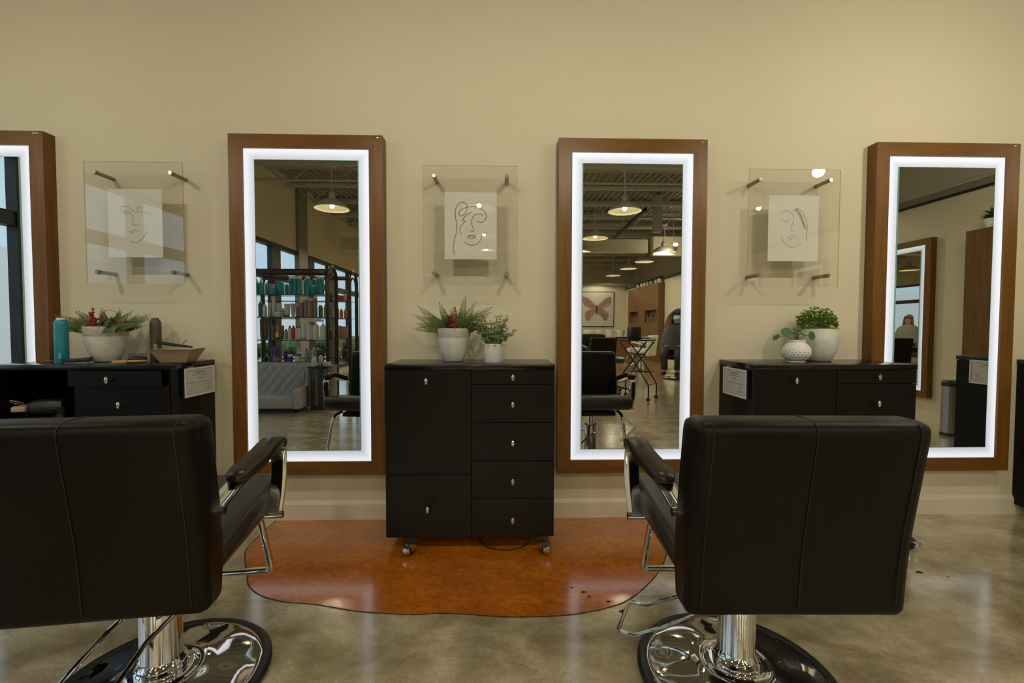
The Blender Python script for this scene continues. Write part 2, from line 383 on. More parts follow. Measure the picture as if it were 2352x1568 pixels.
# outside
struct(MB().box(-40, XL-.2, -40, 20, -.3, -.1).build('exterior_ground', m_asph))
g = MB().box(-12.5, -10.5, -22, 6, -.1, 2.75)
struct(g.build('exterior_building', m_bldg))
g = MB()
for i in range(240):
    y = random.uniform(-15, 2); x = -5.2+random.uniform(-.35, .35); r = random.uniform(.12, .22)
    g.ball((x, y, random.uniform(.1, .62)), (r, r*1.1, r*.8), 7, 5)
o = g.build('hedge', m_hedge); o['kind'] = 'stuff'; tag(o, 'green hedge growing outside along the shop windows', 'hedge')
# ================================================================ LIGHTED MIRRORS
MW, MH, MZ, MT = .8126, 1.83, 2.1031, .068
def make_mirror(label):
    """origin: lower left corner of the back, x right, z up, front towards -y"""
    r = thing('lighted_mirror', label, 'mirror', group='wood framed lighted mirrors')
    A, G = .0733, .132; c = MB()
    for P, mt, nm in ((([(0, 0), (MW, 0), (MW-A, A), (A, A)], [(0, MH), (A, MH-A), (MW-A, MH-A), (MW, MH)]), m_woodh, 'frame_rail'), (([(0, 0), (A, A), (A, MH-A), (0, MH)], [(MW, 0), (MW, MH), (MW-A, MH-A), (MW-A, A)]), m_wood, 'frame_stile')):
        for q in P:
            MB().prism([(x, -MT, z) for x, z in q], (0, MT, 0)).build(nm, mt, r, smooth=0)
    MB().box(A-.001, MW-A+.001, -MT+.012, -.012, A-.001, MH-A+.001).build('light_panel', m_light, r, smooth=0)
    g = MB()
    x0, x1, z0, z1 = G, MW-G, G, MH-G; y = -MT+.006; e = .0022
    g.quad((x0, y, z0), (x1, y, z0), (x1, y, z1), (x0, y, z1))
    gl = g.build('mirror_glass', m_mirror, r, smooth=0)
    g = MB(); yb = -MT+.0122
    for a, b in (((x0, z0), (x1, z0)), ((x1, z0), (x1, z1)), ((x1, z1), (x0, z1)), ((x0, z1), (x0, z0))):
        dx = e if a[0] == b[0] == x1 else -e if a[0] == b[0] else 0; dz = -e if a[1] == b[1] == z0 else e if a[1] == b[1] else 0
        g.quad((a[0], y-.0005, a[1]), (b[0], y-.0005, b[1]), (b[0]+dx, yb, b[1]+dz), (a[0]+dx, yb, a[1]+dz))
        g.quad((a[0], y-.0005, a[1]), (b[0], y-.0005, b[1]), (b[0]-dx*.8, y-.0004, b[1]-dz*.8), (a[0]-dx*.8, y-.0004, a[1]-dz*.8))
    g.build('glass_edge', m_edge, gl, smooth=0)
    g = MB().box(MW-.05, MW-.018, -MT-.003, -MT+.001, MH-.016, MH-.007, .001)
    for xx in (MW-.044, MW-.024): g.lathe([(.0, .0), (.004, .0), (.004, .003), (0, .003)], 10, (xx, -MT-.004, MH-.0115))
    g.build('clip', m_chrome, r)
    return r
MX = (-3.2065, -1.4408, .3186, 2.0762)
ML = ('wood framed lighted mirror cut off at the photo edge, behind the teal can', 'wood framed lighted mirror showing shelves of bottles and a grey settee', 'wood framed lighted mirror showing several pendant lamps and a butterfly painting', 'wood framed lighted mirror showing another lit mirror, beside the right cabinet')
mir0 = make_mirror(ML[0])
for i in range(4):
    m = mir0 if i == 0 else copy_tree(mir0)
    m.location = (MX[i], 0, MZ-MH); m['label'] = ML[i]
for i, y in enumerate((-2.62, -4.38, -6.14)):
    m = copy_tree(mir0); m.location = (XR, y, MZ-MH); m.rotation_euler = (0, 0, -PI/2)
    m['label'] = ('wood framed lighted mirror on the right side wall, nearest the tall cupboard', 'wood framed lighted mirror on the right side wall, middle one of three', 'wood framed lighted mirror on the right side wall, farthest from the cupboard')[i]
# ================================================================ STATION CABINETS
CW, CD, CT, CB = .817, .356, .9005, .058
def knob(par, x, y, z):
    g = MB().lathe([(0, 0), (.005, 0), (.004, .012), (.006, .018)], 12)
    g.ball((0, 0, .021), (.0085, .017, .006), 14, 10)
    g.xform(Matrix.Translation((x, y, z)) @ Matrix.Rotation(PI/2, 4, 'X')); g.build('knob', m_chrome, par)
def caster(par, x, y, ang):
    r = MB().lathe([(0, 0), (.028, 0), (.030, .004), (.030, .018), (.028, .022), (0, .022)], 20)
    r.xform(Matrix.Translation((0, -.02, .030)) @ Matrix.Rotation(PI/2, 4, 'Y') @ Matrix.Translation((0, 0, -.011)))
    R = Matrix.Translation((x, y, 0)) @ Matrix.Rotation(ang, 4, 'Z'); r.xform(R)
    w_ = r.build('caster', m_rubber, par)
    g = MB().box(-.017, -.0135, -.035, .012, .022, .056, .001).box(.0135, .017, -.035, .012, .022, .056, .001).box(-.017, .017, -.012, .018, .052, .058)
    g.box(-.014, .014, -.062, -.022, .040, .046, .002).box(-.016, .016, -.066, -.050, .022, .042, .003)
    g.xform(R); g.build('caster_fork', m_chrome, w_)
def make_cabinet(label, depth=CD, niche=False, wheels=True):
    r = thing('station_cabinet', label, 'cabinet', group='black station cabinets'); y0 = -depth
    LX = .4145 if not niche else .380
    g = MB().box(0, .018, y0+.02, -.004, CB, CT-.025).box(CW-.018, CW, y0+.02, -.004, CB, CT-.025).box(.018, CW-.018, y0+.02, -.004, CB, CB+.018).box(.018, CW-.018, -.02, -.006, CB, CT-.025)
    g.box(LX-.008, LX+.008, y0+.025, -.02, CB+.018, CT-.025)
    g.build('carcass', m_esp, r, smooth=0)
    MB().box(-.002, CW+.002, y0-.003, -.002, CT-.025, CT, .0015).build('top', m_esptop, r)
    def front(nm, x0, x1, z0, z1, kx, kz, pull=0.):
        if pull:
            b = MB().box(x0, x1, y0-pull, y0-pull+.019, z0, z1, .001).box(x0+.03, x1-.045, y0-pull+.019, y0+.02, z0+.01, z1-.02)
        else: b = MB().box(x0, x1, y0, y0+.019, z0, z1, .001)
        d = b.build(nm, m_esp, r, smooth=0); knob(d, kx, y0-pull, kz)
    gp = .0016
    if niche:
        MB().box(.018, LX-.008, y0+.03, -.02, .62, .638).build('shelf', m_espin, r, smooth=0)
        front('door', 0, LX+gp, CB, .618, .2, .50)
        front('drawer', LX+.003, CW-.02, .803, .872, .574, .834, .03)
        front('drawer', LX+.003, CW-.004, .620, .800, .60, .712)
        front('drawer', LX+.003, CW-.004, .434, .617, .60, .53); front('drawer', LX+.003, CW-.004, .247, .431, .60, .34); front('drawer', LX+.003, CW-.004, CB, .244, .60, .15)
    else:
        front('door', 0, LX-gp, .366, CT-.027, .200, .822); front('door', 0, LX-gp, CB, .363, .204, .201)
        zs = (CB-.002, .244, .431, .618, .805, CT-.026); kz = (.143, .334, .521, .709, .840)
        for i in range(5): front('drawer', LX+gp, CW, zs[i]+gp, zs[i+1]-gp, .615, kz[i])
    if wheels:
        caster(r, .136, y0-.03, -.35); caster(r, .752, y0-.03, .35); caster(r, .136, -.09, .3); caster(r, .752, -.09, -.2)
    return r
cabc = make_cabinet('black rolling station cabinet between the two middle mirrors, holding two plants'); cabc.location = (-.5515, 0, 0)
cabr = copy_tree(cabc); cabr.location = (1.2495, 0, 0); cabr['label'] = 'black station cabinet behind the right chair, holding a white bumpy planter'
cabl = make_cabinet('black station cabinet with an open cubby, holding cans and brushes, behind the left chair', niche=True); cabl.location = (-2.391, 0, 0)
cabn = make_cabinet('black station cabinet at the far right edge, only its side in view', depth=.47); cabn.location = (2.995, 0, 0)
# framed licences on the cabinet sides
def make_licence(label, loc, rz):
    r = thing('framed_certificate', label, 'certificate', loc, rz, 'framed licences on the cabinet sides')   # faces +x before rotation; width along y
    w2, h2 = .116, .073
    MB().box(-.013, 0, -w2, w2, -h2, h2).build('backing', m_black, r, smooth=0)
    g = MB(); t = .009
    for a, b, c, d in ((-w2, w2, h2-t, h2), (-w2, w2, -h2, -h2+t), (-w2, -w2+t, -h2+t, h2-t), (w2-t, w2, -h2+t, h2-t)): g.box(0, .003, a, b, c, d)
    g.build('frame', m_certf, r, smooth=0)
    pp = MB().box(0, .0014, -w2+t, w2-t, -h2+t, h2-t).build('paper', m_cert, r, smooth=0)
    g = MB()
    def line(z, a, b, th): g.box(.0015, .0019, a, b, z-th, z+th)
    line(.047, -.040, .040, .0028); line(.034, -.062, .062, .0012); line(.024, -.016, .016, .0010); line(.015, -.022, .022, .0010)
    line(-.004, -.092, .092, .0012); line(-.030, -.088, -.055, .0008); line(-.044, -.09, -.045, .0006); line(-.040, .035, .09, .0007); line(-.046, .04, .085, .0006)
    for s_ in (-1, 1):
        line(s_*.059, -.102, .102, .0005); g.box(.0015, .0019, s_*.102-.0005, s_*.102+.0005, -.059, .059)
    for a in range(16): g.box(.0015, .0019, .062+.010*math.cos(a*PI/8)-.001, .062+.010*math.cos(a*PI/8)+.001, -.022+.010*math.sin(a*PI/8)-.001, -.022+.010*math.sin(a*PI/8)+.001)
    g.box(.0015, .0019, .058, .066, -.025, -.019)
    g.build('printing', m_text, pp, smooth=0)
    MB().box(-.014, .001, -.085, -.045, h2, h2+.008, .001).build('hook', m_steel, r)
    return r
lic = make_licence('framed white licence on the side of the left cabinet', (-1.558, -.150, .800), 0)
o = copy_tree(lic); o.location = (1.2345, -.197, .795); o.rotation_euler = (0, 0, PI); o['label'] = 'framed white licence on the side of the right cabinet'
o = copy_tree(lic); o.location = (2.980, -.255, .807); o.rotation_euler = (0, 0, PI); o['label'] = 'framed white licence on the cabinet past the last mirror, seen only reflected'
# cable under the middle cabinet
g = MB().tube(curve([(-.12, -.05, .006), (-.10, -.28, .006), (-.02, -.375, .006), (.10, -.365, .006), (.16, -.25, .006), (.12, -.06, .006)], 6), .004, 6)
tag(g.build('power_cable', m_black), 'black power cable looped on the orange floor beneath the middle cabinet', 'cable')
# ================================================================ ART PANELS
def art(label, cx, strokes, uv, inkm, lw):
    r = thing('acrylic_art_panel', label, 'picture', (cx, 0, 1.619), 0, 'line drawings in acrylic panels'); Y = -.11
    HW, HH = .2505, .3145
    sh = MB(); sh.quad((-HW, Y-.003, -HH), (HW, Y-.003, -HH), (HW, Y-.003, HH), (-HW, Y-.003, HH)).quad((-HW, Y+.003, -HH), (-HW, Y+.003, HH), (HW, Y+.003, HH), (HW, Y+.003, -HH))
    s_ = sh.build('acrylic_sheet', m_acr, r, smooth=0)
    e = MB()
    for a, b in (((-HW, -HH), (HW, -HH)), ((HW, -HH), (HW, HH)), ((HW, HH), (-HW, HH)), ((-HW, HH), (-HW, -HH))):
        e.quad((a[0], Y-.003, a[1]), (b[0], Y-.003, b[1]), (b[0], Y+.003, b[1]), (a[0], Y+.003, a[1]))
    e.build('sheet_edge', m_acredge, s_, smooth=0)
    pw, ph = .1385, .1765
    p = MB().box(-pw, pw, Y+.0032, Y+.0045, -ph, ph).build('paper', m_paper, r, smooth=0)
    # paper sits behind the sheet: its drawing faces the room
    k = MB()
    for st in strokes:
        pts = [uv(*q) for q in st]
        k.tube([(-pw+2*pw*u, Y+.0030, ph-2*ph*v) for u, v, *_ in [(q.x, q.y) for q in curve([(a, b, 0) for a, b in pts], 5)]], lw, 5)
    k.build('line_drawing', inkm, p)
    for sx in (-.192, .192):
        for sz in (-.255, .258):
            g = MB().lathe([(0, 0), (.0105, 0), (.0105, .098), (.009, .100), (.009, .106), (.0115, .107), (.0115, .118), (.010, .1205), (0, .1205)], 16)
            g.xform(Matrix.Translation((sx, 0, sz)) @ Matrix.Rotation(PI/2, 4, 'X')); g.build('standoff', m_brass, r)
    return r
SA = [[(515, 703), (502, 670), (508, 610), (523, 555), (530, 500), (520, 440), (518, 390), (535, 345), (570, 325), (598, 340), (603, 375), (590, 405), (560, 425), (545, 415), (550, 390), (575, 372), (610, 360), (660, 356), (705, 372), (735, 402), (742, 432), (725, 460), (700, 472), (672, 460)],
      [(640, 397), (605, 412), (578, 440), (570, 460), (590, 463), (574, 480), (553, 508), (552, 540), (567, 562)], [(722, 420), (690, 408), (655, 420), (638, 450), (638, 490), (650, 520), (648, 536), (625, 537)],
      [(608, 575), (625, 565), (637, 568), (650, 564), (665, 575), (640, 590), (615, 586), (608, 575)], [(610, 576), (636, 577), (663, 575)], [(583, 612), (610, 632), (645, 638), (670, 632), (695, 605), (715, 565)]]
art('clear acrylic panel with bold one-line face drawing, above the middle cabinet', -.155, SA, lambda x, y: ((x-440)/378, (y-253)/487), m_ink, .0016)
SB = [[(492, 555), (520, 532), (560, 528), (590, 545), (620, 575), (650, 590), (675, 582)], [(705, 548), (685, 536), (668, 552), (680, 574), (720, 583), (770, 585), (797, 600)], [(500, 562), (525, 580), (560, 577), (595, 590), (620, 625), (628, 680), (618, 712), (650, 716), (678, 720)], [(520, 592), (550, 600), (585, 596)],
      [(585, 785), (615, 785), (640, 770), (660, 771), (688, 785)], [(600, 790), (640, 800)], [(602, 875), (640, 890), (680, 885), (720, 855), (750, 812), (768, 778)]]
art('clear acrylic panel with sparse faint face drawing, above the left cabinet', -1.9, SB, lambda x, y: ((x-358-(y-355)*.035)/558, (y-355)/687), m_inkp, .0013)
SD = [[(572, 568), (600, 540), (645, 530), (690, 548), (712, 590), (705, 640), (690, 690), (682, 725), (725, 728)], [(585, 618), (610, 632), (640, 636), (675, 618)], [(710, 530), (745, 505), (790, 530), (825, 590), (845, 650), (848, 720), (838, 830)], [(715, 528), (750, 520), (780, 560), (803, 610), (812, 690)],
      [(652, 800), (680, 782), (700, 786), (715, 780), (742, 798)], [(665, 800), (688, 820), (702, 806)], [(582, 790), (610, 845), (650, 885), (695, 898), (740, 885), (785, 850)]]
zz = []
for i in range(15):
    t = i/14; x = 735+95*t**.7; y = 512+190*t; zz += [(x-14, y+10), (x+12, y)]
SD.append(zz)
art('clear acrylic panel with face and braided hair drawing, above the right cabinet', 1.59, SD, lambda x, y: ((x-462+(y-375)*.027)/508, (y-375)/662), m_inkp, .0012)
# ================================================================ STYLING CHAIRS
def rail_panel(g, prof, xw, bev):
    """side profile (y,z) extruded to +-xw with rounded ends"""
    n = len(prof); cx = sum(p[0] for p in prof)/n; cz = sum(p[1] for p in prof)/n
    steps = [(-xw, .0), (-xw+.0, .55)]; rows = []
    for x, ins in ((-xw, bev), (-xw+bev*.3, bev*.3), (-xw+bev, 0), (-xw*.5, 0), (0, 0), (xw*.5, 0), (xw-bev, 0), (xw-bev*.3, bev*.3), (xw, bev)):
        row = []
        for i, (y, z) in enumerate(prof):
            a = Vector(prof[i-1]); b = Vector(prof[(i+1) % n]); t = (b-a).normalized(); nn = Vector((-t.y, t.x))
            if nn.dot(Vector((cx-y, cz-z))) < 0: nn = -nn
            row.append(g.bm.verts.new((x, y+nn.x*ins, z+nn.y*ins)))
        rows.append(row)
    for A, B in zip(rows, rows[1:]):
        for i in range(n): g.bm.faces.new((A[i], A[(i+1) % n], B[(i+1) % n], B[i]))
    g.bm.faces.new(rows[0][::-1]); g.bm.faces.new(rows[-1])
def rounded(poly, r, k=4):
    out = []; n = len(poly)
    for i in range(n):
        p = Vector(poly[i]); a = Vector(poly[i-1])-p; b = Vector(poly[(i+1) % n])-p
        rr = min(r[i] if isinstance(r, (list, tuple)) else r, a.length*.45, b.length*.45)
        p0 = p+a.normalized()*rr; p1 = p+b.normalized()*rr
        for j in range(k+1):
            t = j/k; out.append(tuple((1-t)**2*p0+2*t*(1-t)*p+t*t*p1))
    return out
def make_pump(label_parent, lever_az, vinyl):
    r = label_parent
    def fn(rr, z, a):
        k = max(0., min(1., (rr-.10)/.06))*max(0., min(1., (.262-rr)/.03)); s = .5+.5*math.cos(4*a+.6)
        return rr, z-.014*k*(s**2)
    b = MB().lathe([(.0, .052), (.075, .052), (.085, .050), (.092, .046), (.102, .050), (.108, .050), (.118, .046), (.14, .043), (.17, .040), (.20, .036), (.23, .031), (.252, .026), (.262, .022), (.268, .018), (.266, .004), (.0, .004)], 80, fn=fn).build('base', m_chrome, r, smooth=50)
    MB().lathe([(.262, .0), (.288, .0), (.294, .006), (.294, .014), (.287, .021), (.276, .024), (.266, .021), (.262, .012)], 64).build('rubber_rim', m_rubber, b)
    MB().lathe([(.0, .05), (.066, .05), (.068, .056), (.068, .070), (.064, .074), (.064, .080), (.062, .082), (.056, .094), (.054, .098), (.0535, .30), (.050, .304), (.0, .304)], 36).build('pump_column', m_chrome, r)
    MB().lathe([(.0, .303), (.026, .303), (.026, .40), (.0, .40)], 24).build('piston', m_chrome, r)
    # foot lever: U-shaped loop of rod
    R = Matrix.Rotation(lever_az, 4, 'Z')
    L = [(.01, .072, .245), (.10, .074, .215), (.20, .082, .150), (.285, .088, .102), (.335, .088, .098), (.345, .080, .098), (.345, -.080, .098), (.335, -.088, .098), (.285, -.088, .102), (.20, -.082, .150), (.10, -.074, .215), (.01, -.072, .245)]
    g = MB().tube(L, .0065, 8); g.tube([(.01, -.085, .245), (.01, .085, .245)], .009, 8); g.xform(R); g.build('foot_lever', m_chrome, r)
def make_chair(label, lever_az, seatmat=None, padmat=None):
    vm = seatmat or m_leather; pm = padmat or m_leather2
    r = thing('styling_chair', label, 'chair', group='hydraulic styling chairs')
    make_pump(r, lever_az, vm)
    MB().box(-.16, .16, -.14, .16, .395, .43, .008).build('seat_bracket', m_dark, r)
    # seat cushion
    prof = rounded([(-.255, .425), (-.255, .505), (.235, .565), (.275, .545), (.280, .485), (.245, .455)], [.02, .03, .05, .03, .04, .03])
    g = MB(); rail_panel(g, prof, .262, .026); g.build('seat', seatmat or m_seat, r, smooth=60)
    for sx in (-1, 1): MB().tube([(sx*.2525, -.22, .5045), (sx*.2525, .22, .5565)], .0022, 6).build('seat_piping', m_thread, r)
    # backrest
    prof = rounded([(-.290, .376), (-.302, .55), (-.356, .870), (-.236, .870), (-.192, .60), (-.182, .50), (-.20, .376)], [.024, .12, .040, .040, .08, .06, .026], 6)
    g = MB(); rail_panel(g, prof, .270, .022)
    bk = g.build('backrest', vm, r, smooth=60)
    for dx in (-.236, 0, .236):
        MB().tube(curve([(dx, -.2948, .402), (dx, -.299, .46), (dx, -.3055, .55), (dx, -.3285, .70), (dx, -.3500, .830), (dx, -.3452, .8604), (dx, -.316, .8704)]+([(dx, -.262, .8704)] if dx == 0 else []), 4), .0011, 6).build('seam', m_thread, bk)
    # arms
    for s in (-1, 1):
        x = s*.288; xb = s*.279; xr = s*.258
        path = curve([(xr, -.222, .618), (xr, -.165, .627), (xr, -.10, .641), (x*.97, -.03, .662), (x, .04, .681), (x, .10, .688), (x, .140, .675), (x, .152, .64), (x, .150, .58), (x*.99, .142, .52), (xb, .130, .455)], 5)
        N = len(path); a = MB().strap(path, (1, 0, 0), .050, .007).build('arm', m_chrome, r, smooth=40)
        pad = [q for q in curve([(xr, -.118, .652), (xr*1.03, -.06, .668), (x*.98, .0, .688), (x, .05, .701), (x, .10, .706), (x, .132, .699), (x, .150, .684)], 6)]
        n = len(pad); tap = lambda i: math.sin(PI/2*min(1., .22+.78*min(i, n-1-i)/4))
        MB().strap(pad, (1, 0, 0), [.064*tap(i) for i in range(n)], [.032*tap(i) for i in range(n)]).build('arm_pad', pm, a, smooth=60)
        MB().tube([(s*.230, -.222, .612), (s*.284, -.222, .612)], .0115, 12).build('arm_bolt', m_chrome, a); MB().tube([(s*.24, .130, .452), (s*.306, .130, .452)], .0125, 12).build('arm_bolt', m_chrome, a)
    # footrest: bent tube
    g = MB(); side = []
    pts = [(-.185, .12, .425), (-.185, .22, .415), (-.185, .262, .375), (-.187, .318, .235), (-.187, .348, .165), (-.172, .372, .138), (-.14, .384, .134), (.14, .384, .134), (.172, .372, .138), (.187, .348, .165), (.187, .318, .235), (.185, .262, .375), (.185, .22, .415), (.185, .12, .425)]
    g.tube(curve(pts, 4), .0125, 12); g.build('footrest', m_chrome, r)
    return r
chR = make_chair('dark brown salon chair whose whole back is in view, before the butterfly mirror', 2.69); chR.location = (.732, -1.190, 0); chR.rotation_euler = (0, 0, math.radians(-1.5))
chL = make_chair('dark brown salon chair cut off at the photo edge, before the left cabinet', -1.95); chL.location = (-1.018, -1.180, 0); chL.rotation_euler = (0, 0, math.radians(7))
for nm, loc, rz in (('dark brown salon chair in a back row behind the trolley', (1.93, -6.55, 0), 2.9), ('dark brown salon chair under the person in the black cape', (3.72, -6.95, 0), .62), ('dark brown salon chair in the row by the sinks', (2.35, -9.2, 0), 3.1)):
    c = copy_tree(chR); c.location = loc; c.rotation_euler = (0, 0, rz); c['label'] = nm
wch = make_chair('white salon chair behind the black trolley, seen only reflected', 1., m_white, m_white); wch.location = (3.45, -8.55, 0); wch.rotation_euler = (0, 0, 2.2)
# ================================================================ PLANTS AND THINGS ON THE CABINETS
def frond(g, gs, p, d, L, needle, up_, curl=.3, n=16, branch=True):
    d = Vector(d).normalized(); p = Vector(p); pts = [p.copy()]; q = p.copy(); dd = d.copy()
    for i in range(n):
        dd = (dd+Vector((0, 0, -curl/n))).normalized(); q = q+dd*L/n; pts.append(q.copy())
    gs.tube(pts, [.0022*(1-.7*i/n) for i in range(n+1)], 5)
    U = Vector(up_)
    for i in range(2, n+1):
        t = i/n; w = needle*(1.15-.75*t)*(.7 if i < 4 else 1)
        tg = (pts[i]-pts[i-1]).normalized(); sd = tg.cross(U).normalized()
        for s in (-1, 1):
            nd = (tg*.75+sd*s+U*random.uniform(-.1, .25)).normalized()
            g.leaf(pts[i-1], nd, U, w, w*.30, 2, .05)
            if branch and w > needle*.5:
                mid = pts[i-1]+nd*w*.45
                for s2 in (-1, 1): g.leaf(mid, (nd+tg*.5*s2+sd*s*.2).normalized(), U, w*.5, w*.2, 2, .05)
    g.leaf(pts[-1], d, U, needle*.5, needle*.15, 2, .05)
def cone(par, c, h, rad, tilt=None):
    g = MB(); g.ball((0, 0, h/2), (rad*.7, rad*.7, h/2), 10, 8)
    N = 70
    for i in range(N):
        t = (i+.5)/N; a = i*2.39996; z = h*t; rr = rad*math.sin(PI*min(.97, .12+.80*t))**.7
        g.leaf((rr*.55*math.cos(a), rr*.55*math.sin(a), z), (math.cos(a), math.sin(a), .35), (0, 0, 1), rad*.55, rad*.5, 2, -.1)
    m = Matrix.Translation(c)
    if tilt: m = m @ Matrix.Rotation(tilt[0], 4, 'X') @ Matrix.Rotation(tilt[1], 4, 'Y')
    g.xform(m); g.build('pine_cone', m_cone, par)
def berries(par, sprigs):
    g = MB(); st = MB()
    for p0, p1, k, r in sprigs:
        p0, p1 = Vector(p0), Vector(p1); st.tube([p0, p1], .0013, 5)
        for i in range(k):
            t = (i+.5)/k; off = Vector((random.uniform(-1, 1), random.uniform(-1, 1), random.uniform(-.5, .5)))*r*1.5
            g.ball(p0.lerp(p1, t)+off, r, 8, 6)
    b = g.build('berries', m_berry, par); b['kind'] = 'stuff'; st.build('berry_stem', m_stem, b)
def planter(name, label, cat, loc, prof, band=None, mt=None, fillmat=None, fillz=None, fillr=None):
    r = thing(name, label, cat, loc, 0, 'potted plants on the cabinets')
    p = MB().lathe(prof, 48).build('pot', mt or m_pot, r, smooth=50)
    if band: MB().lathe(band, 64).build('pebbled_band', m_potr, p, smooth=50)
    g = MB().lathe([(fillr, fillz-.004), (fillr*.6, fillz+.004), (0, fillz+.006)], 32); g.build('soil', fillmat or m_soil, r)
    return r
Z0 = CT+.0005
# middle cabinet: large evergreen pot
r = planter('evergreen_planter', 'grey stoneware planter with evergreen sprigs, pine cone and berries, on middle cabinet', 'plant', (-.243, -.150, Z0), [(0, 0), (.046, 0), (.052, .006), (.070, .055), (.082, .105), (.086, .130), (.0865, .172), (.080, .174), (.078, .160), (0, .158)], [(.0866, .128), (.0885, .133), (.089, .165), (.087, .174), (.080, .1745)], fillz=.160, fillr=.078)
g = MB(); gs = MB()
for p, d, L in (((-.04, 0, .16), (-.85, -.05, .55), .175), ((-.03, -.03, .16), (-.95, -.25, .18), .165), ((-.05, .0, .16), (-.75, .1, .85), .18), ((-.02, .02, .16), (-.35, .1, 1), .15), ((-.03, -.02, .16), (-.55, -.2, .6), .12), ((.03, 0, .16), (.15, .1, 1), .175), ((.03, .02, .16), (.45, .1, .95), .165), ((.04, -.02, .16), (.8, -.1, .75), .19), ((.04, 0, .16), (.75, .1, .6), .17), ((.05, -.02, .16), (.95, -.3, .35), .12), ((.01, -.04, .16), (.3, -.3, .7), .11), ((.03, .03, .16), (.55, .2, .7), .14), ((-.02, -.04, .16), (-.2, -.4, .7), .09), ((-.05, -.03, .16), (-.8, -.3, .35), .13), ((.05, -.03, .16), (.5, -.3, .6), .12), ((0, .03, .16), (0, .2, 1), .12)):
    frond(g, gs, p, d, L, .034, (-d[1]*.2+.05, -.85, .35), curl=.25)
for i in range(16):
    a = -1.25+2.5*i/15; frond(g, gs, (.045*math.sin(a), random.uniform(-.05, .04), .155), (math.sin(a)*.95, random.uniform(-.45, .2), math.cos(a)*.8+.12), random.uniform(.07, .12), .030, (.1*math.sin(a), -.85, .4), curl=.2, n=12)
f = g.build('foliage', m_ever, r); gs.build('twigs', m_stem, f)
cone(r, (-.012, -.045, .150), .085, .030, (.1, 0))
berries(r, (((.0, -.07, .16), (.002, -.07, .235), 16, .0055), ((.022, -.03, .16), (.012, -.02, .285), 9, .0052), ((.01, -.08, .16), (.016, -.075, .20), 8, .0055)))
# middle cabinet: small eucalyptus
r = planter('eucalyptus_plant', 'small white pot of artificial eucalyptus, right one on the middle cabinet', 'plant', (-.034, -.190, Z0), [(0, 0), (.046, 0), (.048, .003), (.0505, .094), (.047, .0955), (.046, .085), (0, .084)], mt=m_white, fillz=.086, fillr=.046)
g = MB(); gs = MB()
for i in range(26):
    a = i*2.4; sp = .25+.75*((i*.618) % 1); d = Vector((math.cos(a)*sp*.75, math.sin(a)*sp*.6, 1-.35*sp)).normalized(); L = random.uniform(.09, .19)*(1.05-.35*sp)
    p = Vector((math.cos(a)*.02, math.sin(a)*.02, .085)); n = int(L/.016); pts = [p+d*L*k/n+Vector((math.cos(a), math.sin(a), 0))*.02*(k/n)**2 for k in range(n+1)]
    gs.tube(pts, .0012, 5)
    for k in range(1, n+1):
        t = k/n; s_ = .032*(1.05-.62*t)
        for s in (0, PI):
            az = k*PI/2+s+a; ld = Vector((math.cos(az), math.sin(az), .35)); g.leaf(pts[k], ld, (random.uniform(-.5, .5), -1, random.uniform(.2, .9)), s_, s_*.9, 3, .2)
for i in range(9):
    a = i*.7; g.leaf((.035*math.cos(a), .035*math.sin(a), .09), (math.cos(a), math.sin(a), .05), (0, 0, 1), .035, .016, 3, .1)
f = g.build('foliage', m_eucal, r); gs.build('twigs', m_stem, f)
# left cabinet: bowl with berries
r = planter('evergreen_planter', 'grey stoneware bowl with red berry sprigs, on the left cabinet', 'plant', (-2.020, -.160, Z0), [(0, 0), (.046, 0), (.053, .006), (.072, .050), (.084, .095), (.0885, .132), (.0895, .178), (.083, .180), (.081, .165), (0, .163)], [(.0896, .132), (.0915, .136), (.092, .170), (.090, .180), (.083, .1805)], fillz=.165, fillr=.081)
g = MB(); gs = MB()
for p, d, L in (((-.06, -.02, .165), (-.95, -.1, .28), .17), ((-.05, -.03, .165), (-.9, -.2, .55), .15), ((-.05, 0, .165), (-.7, .1, .8), .12), ((-.04, -.04, .165), (-.9, -.3, .15), .13), ((.05, 0, .165), (.9, .1, .40), .17), ((.05, -.03, .165), (.95, -.2, .25), .15), ((.06, .02, .165), (.8, .2, .6), .14), ((.03, -.05, .165), (.6, -.4, .45), .12), ((.0, .03, .165), (.2, .3, .9), .10), ((.02, -.06, .165), (.9, -.3, .2), .13), ((-.02, .02, .165), (-.2, .1, 1), .10), ((.03, .0, .165), (.6, 0, .6), .13), ((-.07, 0, .165), (-.9, .2, .45), .13)):
    frond(g, gs, p, d, L, .034, (.0, -.85, .4), curl=.2)
for i in range(22):
    a = -1.35+2.7*i/21; frond(g, gs, (.06*math.sin(a), random.uniform(-.06, .05), .163), (math.sin(a)*1.1, random.uniform(-.45, .3), math.cos(a)*.55+.15), random.uniform(.06, .12), .028, (.1*math.sin(a), -.85, .4), curl=.2, n=11)
f = g.build('foliage', m_ever, r); gs.build('twigs', m_stem, f)
gs = MB(); gs.tube(curve([(-.02, 0, .17), (-.01, 0, .25), (.03, 0, .262), (.08, 0, .235), (.10, 0, .21)], 5), .0012, 5); gs.tube([(-.05, 0, .17), (-.15, 0, .255)], .0014, 5); gs.build('bare_twig', m_stem, r)
berries(r, (((-.03, -.05, .17), (-.025, -.05, .25), 24, .006), ((-.045, -.06, .165), (-.04, -.05, .215), 14, .006), ((-.01, -.06, .165), (-.005, -.05, .225), 14, .006), ((-.04, -.02, .2), (-.045, -.02, .278), 5, .0065), ((-.07, -.03, .18), (-.10, -.03, .20), 6, .005), ((.09, -.02, .19), (.10, -.02, .21), 2, .004)))
cone(r, (.015, -.03, .165), .065, .030, (.2, .9))
